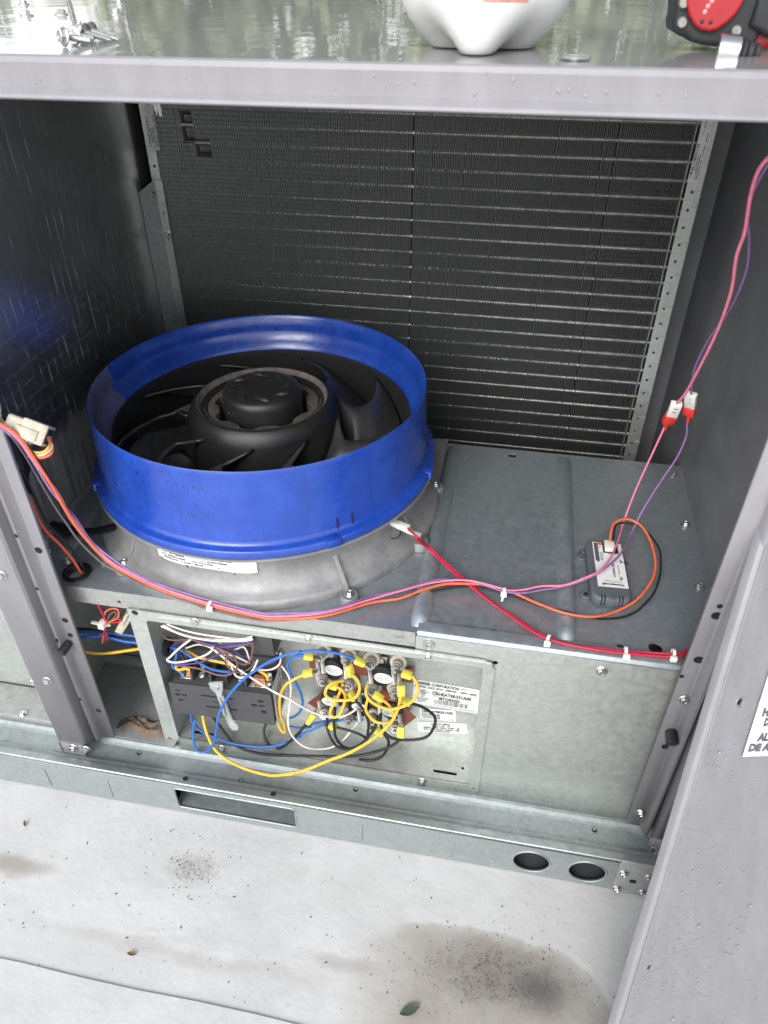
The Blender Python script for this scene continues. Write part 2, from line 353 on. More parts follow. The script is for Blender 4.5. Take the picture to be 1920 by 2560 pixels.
def tube_geo(P, r, n=8, cap=True):
    V = []; F = []; nrm = None
    for i, p in enumerate(P):
        t = (P[min(i + 1, len(P) - 1)] - P[max(i - 1, 0)]); t = t.normalized() if t.length > 1e-9 else Vector((0, 0, 1))
        if nrm is None: nrm = t.orthogonal().normalized()
        else:
            nrm = nrm - t * nrm.dot(t); nrm = nrm.normalized() if nrm.length > 1e-6 else t.orthogonal().normalized()
        bn = t.cross(nrm)
        for k in range(n):
            a = 2 * math.pi * k / n; V.append(p + (nrm * math.cos(a) + bn * math.sin(a)) * r)
    for i in range(len(P) - 1):
        for k in range(n): F.append((i * n + k, i * n + (k + 1) % n, (i + 1) * n + (k + 1) % n, (i + 1) * n + k))
    if cap: F.append(tuple(range(n - 1, -1, -1))); F.append(tuple(range((len(P) - 1) * n, len(P) * n)))
    return V, F
def tube(name, P, r, m, parent=None, n=8, per=6):
    V, F = tube_geo(smooth_path(P, per), r, n); return obj(name, V, F, m, parent, True, 60)
def cyl_between(name, a, b, r, m, parent=None, n=20, r2=None, bev=0.):
    a = Vector(a); b = Vector(b); L = (b - a).length; r2 = r if r2 is None else r2
    W = Matrix.Translation(a) @ (b - a).to_track_quat('Z', 'Y').to_matrix().to_4x4()
    pr = [(0, 0), (r - bev, 0), (r, bev), (r2, L - bev), (r2 - bev, L), (0, L)] if bev else [(0, 0), (r, 0), (r2, L), (0, L)]
    o = lathe(name, pr, m, parent, n=n, W=W); return o

# hex washer-head screw, shared mesh
def screw_mesh():
    bm = bmesh.new(); V = lambda r, z, n, a=0: [bm.verts.new((r * math.cos(2 * math.pi * i / n + a), r * math.sin(2 * math.pi * i / n + a), z)) for i in range(n)]
    def ring(A, B):
        n = len(A)
        for i in range(n): bm.faces.new((A[i], A[(i + 1) % n], B[(i + 1) % n], B[i]))
    a, b, c = V(.0088, 0, 18), V(.0088, .0012, 18), V(.0078, .0020, 18); ring(a, b); ring(b, c); bm.faces.new(c)
    d, e, f, g, h = V(.0058, .0018, 6), V(.0058, .0055, 6), V(.0050, .0064, 6), V(.0034, .0064, 6), V(.0028, .0056, 6)
    ring(d, e); ring(e, f); ring(f, g); ring(g, h); bm.faces.new(h)
    me = bpy.data.meshes.new('screw'); bm.normal_update(); bm.to_mesh(me); bm.free(); fill(me, 'screw'); return me
SCREW = screw_mesh()
def screw(p, nrm, parent, s=1., name='screw'):
    nrm = Vector(nrm); W = Matrix.Translation(Vector(p)) @ nrm.to_track_quat('Z', 'Y').to_matrix().to_4x4() @ Matrix.Rotation(random.random() * 2, 4, 'Z') @ Matrix.Scale(s * random.uniform(.94, 1.05), 4)
    return link(bpy.data.objects.new(name, SCREW), parent, W)
# flat print: text, bars and boxes laid on a label through a map (s,t) -> point
_txt = {}
def text_geo(s, bold):
    if (s, bold) not in _txt:
        cu = bpy.data.curves.new('t', 'FONT'); cu.body = s; cu.size = 1; cu.resolution_u = 2; cu.offset = .012 if not bold else (.085 if bold == 2 else .045)
        t = bpy.data.objects.new('t', cu); COL.objects.link(t)
        me = bpy.data.meshes.new_from_object(t.evaluated_get(bpy.context.evaluated_depsgraph_get()))
        V = [(v.co.x, v.co.y) for v in me.vertices]; F = [tuple(p.vertices) for p in me.polygons]
        bpy.data.objects.remove(t); bpy.data.curves.remove(cu); bpy.data.meshes.remove(me); _txt[(s, bold)] = (V, F)
    return _txt[(s, bold)]
def sticker(name, fmap, items, parent, paper='paper', nx=14, ny=3, inks=('ink', 'orange_pr', 'ink_grey'), off=.0004, corner=0.):
    """items: ('t', text, s0, t0, s1, height, bold, ink) | ('b', s0,t0,s1,t1,n) barcode | ('r', s0,t0,s1,t1, ink) | ('p', [(s,t)..], ink); s right, t down, 0..1"""
    V = []; F = []; mi = []
    if corner:
        P = rrect(0, 0, 1, 1, corner); V += [fmap(s, t, 0) for s, t in P]; F.append(tuple(range(len(P)))); mi.append(0)
    else:
        for j in range(ny + 1):
            for i in range(nx + 1): V.append(fmap(i / nx, j / ny, 0))
        for j in range(ny):
            for i in range(nx): a = j * (nx + 1) + i; F.append((a, a + nx + 1, a + nx + 2, a + 1)); mi.append(0)
    def poly(P, ink):
        b = len(V); V.extend(fmap(s, t, off) for s, t in P); F.append(tuple(range(b, b + len(P)))); mi.append(1 + ink)
    for it in items:
        if it[0] == 't':
            _, tx, s0, t0, s1, h, bold, ink = it; tv, tf = text_geo(tx, bold)
            if not tv: continue
            x0 = min(v[0] for v in tv); x1 = max(v[0] for v in tv); b = len(V)
            V.extend(fmap(s0 + (x - x0) / (x1 - x0) * (s1 - s0), t0 - y / .73 * h, off) for x, y in tv)
            F.extend(tuple(q + b for q in f) for f in tf); mi.extend([1 + ink] * len(tf))
        elif it[0] == 'b':
            _, s0, t0, s1, t1, n = it; rr = random.Random(n); s = s0
            while s < s1:
                wd = (s1 - s0) / n * rr.choice((.4, .4, .8, 1.2)); poly([(s, t0), (s, t1), (min(s + wd, s1), t1), (min(s + wd, s1), t0)], 2); s += wd + (s1 - s0) / n * rr.choice((.4, .6, .9))
        elif it[0] == 'r':
            _, s0, t0, s1, t1, ink = it; poly([(s0, t0), (s0, t1), (s1, t1), (s1, t0)], ink)
        elif it[0] == 'p': poly(it[1], it[2])
        elif it[0] == 'o':
            _, cs, ct, rs, rt, ink = it
            A = circ(cs, ct, rs, 24, rt); B = circ(cs, ct, rs * .86, 24, rt * .82)
            for i in range(24): j = (i + 1) % 24; poly([A[i], A[j], B[j], B[i]], ink)
    return obj(name, V, F, [paper] + list(inks), parent, False, mi=mi)
def quadmap(tl, tr, br, bl, nrm):
    tl, tr, br, bl = map(Vector, (tl, tr, br, bl)); nrm = Vector(nrm).normalized()
    return lambda s, t, o: (tl * (1 - s) + tr * s) * (1 - t) + (bl * (1 - s) + br * s) * t + nrm * o

# ================================================================== SETTING
box('roof_deck', (-60, -40, GZ - .2), (60, 80, GZ), 'roof')['kind'] = 'structure'
_s = bpy.data.objects['roof_deck']
# membrane overlap seam, a real step of the upper sheet along the roof
bm = bmesh.new(); V = []; nx = 60
for i in range(nx + 1):
    x = -3 + 6 * i / nx; e = .0016 * math.sin(i * 1.7); V.append([bm.verts.new((x, -1.6, GZ + .0035)), bm.verts.new((x, -.4045 + e, GZ + .0035)), bm.verts.new((x, -.4025 + e, GZ + .0015))])
for i in range(nx):
    for k in range(2): bm.faces.new((V[i][k], V[i + 1][k], V[i + 1][k + 1], V[i][k + 1]))
o = bmobj('seam_sheet', bm, 'roof', _s)

# ================================================================== CABINET
unit = thing('rooftop_unit', (.16, .3, GZ), 'open grey rooftop air handler cabinet with galvanized shelf and base rail', 'air handler')
LZ0, LZ1 = .7340, .7703      # lid apron
YC = .74                      # coil face
XL, XR = -.422, .747
# --- lid: apron + wet top
prof = [(-.058, LZ0 + .004), (-.064, LZ0), (-.0755, LZ0 + .0002), (-.0770, LZ0 + .0018), (-.0755, LZ0 + .0045), (-.0715, LZ0 + .0088), (-.0697, LZ0 + .0105), (-.0695, LZ0 + .012), (-.0695, LZ1 - .006), (-.0680, LZ1 - .0015), (-.0640, LZ1)]
def extrude_x(name, prof, x0, x1, m, parent, n=1, smooth=True, ang=30):
    V = []; F = []; L = len(prof)
    for i in range(n + 1):
        x = x0 + (x1 - x0) * i / n
        for y, z in prof: V.append((x, y, z))
    for i in range(n):
        for k in range(L - 1): F.append((i * L + k, i * L + k + 1, (i + 1) * L + k + 1, (i + 1) * L + k))
    return obj(name, V, F, m, parent, smooth, ang)
extrude_x('lid_apron', prof, -1.35, .80, 'paint', unit, 8, True, 12)
bm = bmesh.new(); bm_box(bm, (-1.35, -.0640, LZ1 - .02), (.80, 2.6, LZ1)); lid = bmobj('lid', bm, 'lid', unit)
for px, py in ((154, 37), (60, 12), (67, 40), (300, 10), (292, 36)):
    screw(U(px, py, z=LZ1), (0, 0, 1), lid, 1.15)
# --- shell
def wallbox(name, lo, hi, m, par=unit): return box(name, lo, hi, m, par)
def quad(name, P, m, parent=unit, n=1):
    return obj(name, P, [tuple(range(len(P)))], m, parent)
foil = box('foil_wall', (XL - .02, -.03, -.02), (XL, .86, LZ1 - .025), 'foil', unit)
box('wall_gasket', (XL - .001, .05, -.001), (XL + .012, .60, .012), 'galv_dirty', unit, .002)
box('side_wall', (XR, -.045, -.42), (XR + .028, .86, LZ1 - .025), 'wall_dark', unit)
box('back_wall', (XL - .02, .86, -.42), (XR + .03, .88, LZ1 - .025), 'wall_dark', unit)
box('lower_side_wall', (XL - .02, .02, -.42), (XL, .86, -.021), 'galv', unit)
box('lower_back_wall', (XL, .30, -.42), (XR, .31, -.03), 'galv', unit)
# --- shelf with its openings
GR = U(193, 1432, z=0)
sh = [(XL, .002), (XR, .002), (XR, .566), (XL, .566)]
holes = [circ(FC.x, FC.y, .245, 64), circ(GR.x, GR.y, .017, 24)]
for px, py, r in ((1235, 1581, .0065), (1566, 1406, .0035), (1552, 1616, .006), (1639, 1620, .011), (1497, 1299, .002), (1500, 1318, .002), (1737, 1608, .003)):
    q = U(px, py, z=0); holes.append(circ(q.x, q.y, r, 14))
q = U(1281, 1139, z=0); holes.append(rrect(q.x - .008, q.y - .007, q.x + .008, q.y + .007, .002))
shelf = sheet('shelf', sh, holes, frame((0, 0, -.0015), (1, 0, 0), (0, 1, 0)), 'galv_shelf', unit, .003)
bm = bmesh.new()
def rib(name, x, y0, y1, hw=.0155, h=.0125):
    V = []; F = []; n = 12; ys = [y0 + (y1 - y0) * t for t in (0, .02, .045, .5, .955, .98, 1)]; k = [0, .6, 1, 1, 1, .6, 0]
    for y, s in zip(ys, k):
        for i in range(n + 1):
            t = -1 + 2 * i / n; V.append((x + t * hw * (.75 + .25 * s), y, .0004 + h * s * max(0, math.cos(t * math.pi / 2)) ** .62))
    for a in range(len(ys) - 1):
        for i in range(n): F.append((a * (n + 1) + i, a * (n + 1) + i + 1, (a + 1) * (n + 1) + i + 1, (a + 1) * (n + 1) + i))
    return obj(name, V, F, 'galv_shelf', shelf, True, 80)
bm.free()
rib('rib', .2793, .012, .556); rib('rib', .5086, .020, .552); rib('rib', -.365, .06, .52, .014, .007)
for px, py in ((1683, 1186), (1713, 1312), (1749, 1467), (1459, 1383), (121, 1379), (260, 1405), (170, 1405), (118, 1362)):
    screw(U(px, py, z=.001), (0, 0, 1), shelf, .95)
# grommet ring
lathe('grommet', [(.0165, -.010), (.0165, .003), (.018, .0045), (.0225, .0045), (.0245, .003), (.0245, .0002)], 'black', shelf, GR, 40)
box('grommet_tab', GR + Vector((-.004, .010, -.004)), GR + Vector((.004, .0165, .001)), 'black', shelf, .001)
# shelf front lip (left stretch)
lipo = [(XL, -.036), (-.2, -.036), (.276, -.032), (.276, 0), (XL, 0)]
lh = [circ(*( (lambda q: (q.x, q.z))(U(298, 1505, y=0))), .0035)]
sheet('shelf_lip', lipo, lh, frontplane(.001), 'galv_dirty', unit, .002)
# --- front panel (right) with folded flange on the shelf
fp = [(.394, -.40), (.683, -.40), (.683, -.006), (.277, -.006), (.277, -.046), (.394, -.046)]
fh = []
for px, py, r in ((1238, 1656, .0045), (1398, 1629, .0), (1363, 1629, .0015), (1405, 1991, .0015), (1340, 1830, .0012)):
    if r: q = U(px, py, y=0); fh.append(circ(q.x, q.z, r))
panel = sheet('front_panel', fp, fh, frontplane(0), 'galv', unit, .002)
extrude_x('front_panel_flange', [(.0, -.007), (-.0012, -.003), (.0015, .0035), (.006, .0045), (.0225, .0045)], .279, .679, 'galv_shelf', unit, 6)
for px, py in ((1504, 1677), (1417, 2038)): screw(U(px, py, y=-.001), (0, -1, 0), panel)
# --- heater recess
OX0, OX1, OZ0, OZ1 = -.183, .387, -.3795, -.053
YB = .082
hp = [(-.213, -.398), (.403, -.398), (.405, -.39), (.405, -.055), (.398, -.044), (.388, -.036), (-.213, -.031)]
hh = [rrect(OX0, OZ0, OX1, OZ1, .006)]
for px, py, r in ((1072, 1613, 0), (338, 1531, .006), (426, 1845, .005), (1183, 1970, .003), (1213, 1962, .002)):
    if r: q = U(px, py, y=-.004); hh.append(circ(q.x, q.z, r))
hpanel = sheet('heater_plate', hp, hh, frontplane(-.004), 'galv', unit, .0025)
sheet('heater_plate_rib', rrect(-.16, -.0505, .40, -.0385, .004), [], frontplane(-.0062), 'galv', unit, .0016, .0006)
for px, py in ((489, 1554), (772, 1596), (1071, 1640), (555, 1868), (728, 1917), (1055, 1951), (1063, 1976)): screw(U(px, py, y=-.0055), (0, -1, 0), hpanel)
qq = U(1072, 1613, y=-.002); lathe('washer', [(.0045, 0), (.0045, .0015), (.0095, .0015), (.0095, 0)], 'screw', unit, n=20, W=frame(qq, (1, 0, 0), (0, 0, 1)))
bm = bmesh.new()
bm_box(bm, (OX0 - .003, YB, OZ0 - .003), (OX1 + .003, YB + .003, OZ1 + .006))
bmobj('recess_back', bm, 'galv', unit)
sheet('recess_floor', [(OX0 - .003, -.001), (OX1 + .003, -.001), (OX1 + .003, YB), (OX0 - .003, YB)],
      [rrect(-.158, .012, -.118, .019, .002), rrect(.318, .012, .362, .018, .002), circ(.372, .03, .003)], frame((0, 0, OZ0 - .002), (1, 0, 0), (0, 1, 0)), 'galv', unit, .002)
box('recess_side', (OX0 - .005, -.0025, OZ0), (OX0 - .002, YB, OZ1 + .004), 'galv', unit)
box('recess_side', (OX1 + .002, -.0025, OZ0), (OX1 + .005, YB, OZ1 + .004), 'galv', unit)
box('recess_top', (OX0 - .003, -.0005, OZ1 + .003), (OX1 + .003, YB, OZ1 + .005), 'galv', unit)
# --- left bay under the shelf
box('bay_back', (XL, .17, -.40), (-.19, .175, -.037), 'galv', unit)
box('bay_floor', (XL, -.02, -.392), (-.187, .17, -.386), 'galv_dirty', unit)
box('bay_batten', (XL, .150, -.386), (-.20, .168, -.368), 'galv', unit, .003)
bm = bmesh.new(); nx, ny = 26, 10
G = [[None] * (ny + 1) for _ in range(nx + 1)]
rr = random.Random(3)
for i in range(nx + 1):
    for j in range(ny + 1):
        s, t = i / nx, j / ny; e = min(s, 1 - s, t, 1 - t) * 5
        G[i][j] = bm.verts.new((-.318 + .120 * s, -.004 + (.022 + .026 * s) * t + .006 * math.sin(7 * s), -.3858 + min(1, e) * (.004 + .008 * rr.random() + .006 * math.exp(-((s - .75) / .15) ** 2))))
for i in range(nx):
    for j in range(ny): bm.faces.new((G[i][j], G[i + 1][j], G[i + 1][j + 1], G[i][j + 1]))
bmobj('insulation_scrap', bm, 'rust', unit, True, 80)
# --- base ledge and rail
ledge = [(.004, -.398), (-.010, -.394), (-.017, -.3885), (-.024, -.3872), (-.030, -.3905), (-.033, -.3965), (-.048, -.3990), (-.066, -.3985), (-.069, -.3905), (-.0735, -.3885), (-.081, -.3890), (-.084, -.3805), (-.089, -.3780), (-.099, -.3775), (-.1022, -.3735 - .0075)]
extrude_x('base_ledge', ledge, -1.2, .712, 'galv_rail', unit, 12, True, 25)
for px, py, yy in ((1481, 2091, -.040), (584 / 1.659, 1800 + 152 / 1.659, -.04), (1476 / 1.659, 1800 + 308 / 1.659, -.04), (780 / 1.659, 1800 + 280 / 1.659, -.088), (1140 / 1.659, 1800 + 345 / 1.659, -.088), (997 / 1.659, 1941, -.06)):
    q = U(px, py, y=yy); lathe('ledge_hole', [(.0, -.0006), (.0034, -.0005), (.0042, .0003), (.005, .0)], 'void', unit, (q.x, q.y, -.3972 if yy > -.05 else (-.3774 if yy < -.08 else -.3986)), 16)  # dark discs laid on the ledge paint the shade of its holes
ro = [(-1.2, -.4672), (.712, -.4672), (.712, -.3795), (-1.2, -.3795)]
rh = [rrect(-.153, -.4495, .081, -.3885, .007), circ(.5085, -.4245, .0325, 40), circ(.6045, -.4250, .0325, 40)]
rail = sheet('base_rail', ro, rh, frontplane(-.1026), 'galv_rail', unit, .003, .0004)
# rolled rims of the openings
def rim(P, name, r=.0022):
    V, F = tube_geo([Vector((x, -.1040, z)) for x, z in P + P[:1]], r, 6, False); obj(name, V, F, 'galv_rail', rail, True, 80)
rim(rh[0], 'slot_rim'); rim(rh[1], 'hole_rim'); rim(rh[2], 'hole_rim')
box('slot_tray', (-.160, -.10, -.4525), (.088, -.059, -.4495), 'galv_rail', rail)
box('rail_core', (-1.2, -.058, -.467), (.712, -.054, -.3995), 'rail_shade', unit)  # core, floor and end carry the painted shade behind the rail openings
box('rail_floor', (-1.2, -.1005, -.4678), (.708, -.058, -.4655), 'rail_shade', unit)
box('rail_end', (.708, -.1005, -.467), (.7115, -.02, -.40), 'rail_shade', unit)
for x in (.3705, .2036, -.29, -.42):
    box('rail_emboss', (x - .0022, -.1062, -.457), (x + .0022, -.1036, -.402), 'galv_rail', rail, .0012)
cp = box('corner_plate', (.652, -.1075, -.476 + .009), (.7135, -.1043, -.366), 'galv_dirty', unit, .0008)
for px, py in ((1559, 2182), (1624, 2193), (1542, 2219.5), (1607, 2229.5)): screw(U(px, py, y=-.1078), (0, -1, 0), cp)
q = U(1582, 2204, y=-.108); lathe('plate_hole', [(0, .0004), (.0055, .0004), (.0062, 0)], 'void', cp, n=18, W=frame(q, (1, 0, 0), (0, 0, 1)))
# --- corner posts: folded sheet profiles
def post(name, prof, z0, z1, m='paint'):
    V = []; F = []; L = len(prof); zs = [z0, (z0 + z1) / 2, z1]
    for z in zs:
        for x, y in prof: V.append((x, y, z))
    for i in range(2):
        for k in range(L - 1): F.append((i * L + k, i * L + k + 1, (i + 1) * L + k + 1, (i + 1) * L + k))
    o = obj(name, V, F, m, unit, True, 28); md = o.modifiers.new('thick', 'SOLIDIFY'); md.thickness = .0016; md.offset = 0; return o
def hole_disc(p, r, parent, name='hole', nrm=(0, -1, 0)):  # dark disc on the face, painting the shade of an uncut hole
    W = Matrix.Translation(Vector(p) + Vector(nrm) * .0011) @ Vector(nrm).to_track_quat('Z', 'Y').to_matrix().to_4x4()
    return lathe(name, [(0, -.0004), (r * .88, -.0003), (r, .0002), (r * 1.12, 0)], 'void', parent, n=16, W=W)
PL = post('left_post', [(-.300, -.031), (-.301, -.0345), (-.320, -.0350), (-.3235, -.0385), (-.3285, -.0480), (-.3330, -.0470), (-.3365, -.0420), (-.3395, -.0440), (-.3420, -.0600), (-.3455, -.0630), (-.3990, -.0630), (-.4025, -.0600), (-.4045, -.0480), (-.4080, -.0450), (-.4150, -.0450), (-.4170, -.02)], -.366, LZ0 + .02)
bx_ = box('post_foot', (-.398, -.0665, -.392), (-.348, -.0640, -.360), 'paint', unit, .004)
for px, py in ((185, 1867), (216, 1871)): screw(U(px, py, y=-.0665), (0, -1, 0), bx_, 1.05)
for px, py in ((4.5, 1437), (119, 1700)): screw(U(px, py, y=-.0640), (0, -1, 0), PL, 1.05)
for px, py, r in ((97, 1375, .0055), (163, 1550, .005), (176, 1587, .0045), (247, 1776, .0045)): hole_disc(U(px, py, y=-.0350), r, PL)
for px, py, r in ((42, 1339, .003), (94, 1471, .003), (201, 1747, .003), (143, 1598, .0025), (143.5, 1603, .0025)): hole_disc(U(px, py, y=-.0478), r, PL)
q = U(172, 1606, y=-.037); k = cyl_between('latch_knob', q, q + Vector((-.004, -.022, -.006)), .0078, 'black', PL, 16, bev=.001)
PR = post('right_post', [(.6665, -.025), (.6675, -.0285), (.6870, -.0290), (.6900, -.0320), (.6925, -.0450), (.6955, -.0490), (.6995, -.0490), (.7020, -.0450), (.7030, -.0330), (.7050, -.0315), (.7070, -.0330), (.7085, -.0480), (.7110, -.0535), (.7150, -.0560), (.7180, -.0535), (.7450, -.0530), (.7750, -.0530), (.7780, -.03)], -.372, LZ0 + .02)
c3 = lambda x, y: (1560 + x / 3.2528, 1500 + y / 3.2528)
for x, y in ((490, 805), (135, 1725)): screw(U(*c3(x, y), y=-.030), (0, -1, 0), PR)
screw(U(*c3(258, 2030), y=-.055), (0, -1, 0), PR, 1.1); screw(U(*c3(626, 1125), y=-.054), (0, -1, 0), PR, .9)
for x, y, r in ((778, 47, .0035), (750, 125, .006), (607, 483, .0062), (335, 1190, .0052), (468, 617, .003)): hole_disc(U(*c3(x, y), y=-.029), r, PR)
for x, y in ((868, 230), (512, 1098), (503, 1130)): hole_disc(U(*c3(x, y), y=-.048), .0032, PR)
q = U(*c3(385, 1065), y=-.029); cyl_between('latch_knob', q, q + Vector((0, -.020, -.006)), .0095, 'black', PR, 18, bev=.0015)
box('post_foot', (.704, -.0575, -.392), (.7475, -.0545, -.366), 'paint', unit, .003)
# thumbs of torn gasket left on the right post
tr = bmesh.new(); rr = random.Random(5)
for bx0, by0, nn in ((450, 1610, 7), (550, 1345, 5)):
    for _ in range(nn):
        q = U(*c3(bx0 + rr.uniform(-22, 22), by0 + rr.uniform(-30, 30)), y=-.0575); d = Vector((rr.uniform(-1, 1), -.3, rr.uniform(-1, 1))).normalized() * rr.uniform(.003, .008); s_ = d.orthogonal().normalized() * .0011
        tr.faces.new([tr.verts.new(q - s_), tr.verts.new(q + s_), tr.verts.new(q + d)])
bmobj('gasket_scrap', tr, 'white_pl', unit)
# --- control bay left of the left post: liner, brackets, sill
box('control_liner', (-.85, .055, -.372), (-.452, .058, .60), 'galv', unit)
box('control_liner_edge', (-.452, .020, -.372), (-.440, .060, .60), 'galv', unit, .002)
box('bracket', (-.462, -.014, .085), (-.408, -.010, .40), 'galv', unit, .001)
bk = box('bracket', (-.452, -.016, -.372), (-.404, -.012, -.105), 'galv_dirty', unit, .001)
screw(U(85, 1701, y=-.017), (0, -1, 0), bk)
box('control_sill', (-1.2, -.020, -.392), (-.410, .055, -.374), 'galv_dirty', unit, .004)
sc_ = box('control_back', (-.85, .30, -.40), (-.44, .31, .70), 'wall_dark', unit)
screw(U(58, 1785, z=-.373), (0, 0, 1), unit, .9)

# ================================================================== EVAPORATOR COIL
coil = thing('evaporator_coil', (.145, .77, -.33), 'dark finned evaporator coil across the back of the cabinet', 'coil')
CX0, CX1, CZ0, CZ1 = -.385, .655, -.34, .73
nf, dz = 306, .0042; nz = int((CZ1 - CZ0) / dz)
xs = np.linspace(CX0, CX1, nf); zs = CZ0 + dz * np.arange(nz + 1)
rg = np.random.default_rng(4)
V = np.zeros((nf, nz + 1, 4, 3), np.float32); zig = (.00055 * np.where(np.arange(nz + 1) % 2 == 0, 1, -1))[None, :]
jit = rg.normal(0, .00022, (nf, 1)); yj = rg.normal(0, .0004, (nf, 1)) + np.repeat(rg.normal(0, .00035, (nf, (nz + 8) // 8)), 8, 1)[:, :nz + 1]
# combed / bent patch and a stepped joint between two fin blocks
XJ = U(1030, 480, y=YC).x; xs = np.where(xs > XJ, xs + .0022, xs - .0012); X = xs[:, None] + zig + jit
patch = ((np.abs(xs[:, None] + .312) < .013) & (np.abs(zs[None, :] - .568) < .026)) | ((np.abs(xs[:, None] + .285) < .016) & (np.abs(zs[None, :] - .532) < .012))
yj = np.where(patch, .016, yj); yj = np.where(xs[:, None] > XJ, yj - .0016, yj)
for _ in range(5):
    k_ = rg.integers(20, nf - 5); yj[k_] -= .0016; X[k_] += .0008
for k, (ox, oy) in enumerate(((.0046, .022), (-.0004, 0), (.0004, 0), (.0054, .022))):
    V[:, :, k, 0] = X + ox; V[:, :, k, 1] = YC + oy + yj; V[:, :, k, 2] = zs[None, :]
idx = np.arange(nf * (nz + 1) * 4).reshape(nf, nz + 1, 4)
Fq = np.concatenate([np.stack([idx[:, :-1, k], idx[:, :-1, k + 1], idx[:, 1:, k + 1], idx[:, 1:, k]], -1).reshape(-1, 4) for k in range(3)])
me = bpy.data.meshes.new('fin_pack'); me.vertices.add(V.size // 3); me.vertices.foreach_set('co', V.ravel())
me.loops.add(Fq.size); me.loops.foreach_set('vertex_index', Fq.ravel().astype(np.int32)); me.polygons.add(len(Fq))
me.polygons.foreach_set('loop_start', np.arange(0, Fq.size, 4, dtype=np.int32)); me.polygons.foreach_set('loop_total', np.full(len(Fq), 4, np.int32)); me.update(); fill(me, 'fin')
fo = link(bpy.data.objects.new('fin_pack', me), coil); fo['kind'] = 'stuff'
tm = None
for k in range(32):
    z = .6055 - .03225 * (k - 3)
    if z < CZ0 + .02: break
    if tm is None:
        Vt, Ft = tube_geo([Vector((CX0 - .004, 0, 0)), Vector((CX1 + .010, 0, 0))], .0048, 12); me = bpy.data.meshes.new('tube'); me.from_pydata([tuple(v) for v in Vt], [], Ft); fill(me, 'tube', True, 60); tm = me
    link(bpy.data.objects.new('tube', tm), coil, Matrix.Translation((0, YC + .0086, z)))
box('fin_gap_shade', (CX0, YC + .023, CZ0), (CX1, YC + .05, CZ1), 'void', coil)  # black sheet paints the shade between the fins
# end plates with punched flange
def flange(name, x0, x1, z0, z1, y, hx, z_first, pitch, r, n, m='galv'):
    return sheet(name, [(x0, z0), (x1, z0), (x1, z1), (x0, z1)], [circ(hx, z_first - pitch * i, r, 10) for i in range(n)], frontplane(y), m, coil, .002)
er = flange('end_plate', .662, .6895, CZ0, CZ1, YC - .006, .6735, .525, .0322, .0028, 20)
for k in range(9): box('lance', (.678, YC - .0095, .463 - .0645 * k), (.6895, YC - .0072, .466 - .0645 * k), 'galv', er)
box('end_plate_return', (.6555, YC - .006, CZ0), (.6565, YC + .04, CZ1), 'galv', coil)
el = flange('end_plate', -.405, -.385, CZ0, CZ1, YC - .004, -.394, .56, .0322, .003, 8)
sheet('side_bracket', [(-.4005, -.30), (-.3805, -.30), (-.3805, .470), (-.398, .470)], [circ(-.389, z, .0038, 12) for z in (.405, .352, .232, .150, .106, .06, .01)], frontplane(YC - .009), 'galv', coil, .002)
obj('side_bracket_web', [(-.4212, YC - .040, -.3), (-.4000, YC - .009, -.3), (-.3985, YC - .009, .470), (-.4212, YC - .040, .452)], [(0, 1, 2, 3)], 'galv', coil)
screw(U(417, 583, y=YC - .0105), (0, -1, 0), coil, 1.05); screw(U(382, 485, y=YC - .05), (1, 0, 0), coil, .7); screw(U(438, 800, y=YC - .03), (1, 0, 0), coil, .7)
# crushed bright fins at the top left corner
rr = random.Random(11); bm = bmesh.new()
for i in range(16):
    x = -.384 + i * .0016; z1 = .665; z0 = .603 - rr.random() * .02
    pts = [(x + rr.uniform(-.001, .001), YC - .004 - rr.uniform(0, .004), z1 + (z0 - z1) * t / 5) for t in range(6)]
    for a, b in zip(pts[:-1], pts[1:]): bm.faces.new([bm.verts.new(v) for v in (a, (a[0] + .0016, a[1] + .001, a[2]), (b[0] + .0016, b[1] + .001, b[2]), b)])
bmobj('crushed_fins', bm, 'alu', coil)
# coil labels
def vlabel(name, corners, y, lines, parent, barside):
    pts = [U(*c, y=y) for c in corners]; return sticker(name, quadmap(*pts, (0, -1, 0)), lines, parent)
vlabel('barcode_label', [(1718, 454), (1761, 290), (1783, 302), (1743, 455)], YC - .0088, [('b', .06, .06, .60, .30, 26), ('t', '48TC001009', .16, .50, .42, .11, True, 0), ('t', 'PO: 00900012636205', .04, .68, .45, .11, True, 0), ('t', '2022/Sep./23', .04, .88, .36, .11, True, 0), ('t', '13:40:00', .42, .88, .60, .11, True, 0), ('t', 'BRT02', .66, .88, .80, .11, True, 0), ('t', 'P', .90, .86, .93, .1, True, 0), ('t', 'SERIE', .74, .42, .82, .07, False, 0), ('t', '2239010074', .84, .40, .98, .12, True, 0)], coil, 0)
vlabel('barcode_label', [(375, 379), (357, 263), (381, 262), (400, 375)], YC - .0105, [('t', '48TC001008', .18, .48, .50, .12, True, 0), ('t', 'PO: 00900012636205', .06, .68, .52, .12, True, 0), ('t', '2022/Sep/23', .06, .92, .34, .12, True, 0), ('t', '13:42:11', .40, .92, .58, .12, True, 0), ('t', 'BRT02', .64, .92, .80, .12, True, 0), ('b', .1, .08, .75, .26, 30)], coil, 0)
# suction hose stub, top right behind the lid
tube('hose', [(.70, .70, .73), (.715, .66, .70), (.735, .60, .70), (.742, .52, .73)], .016, 'black', coil, 14)

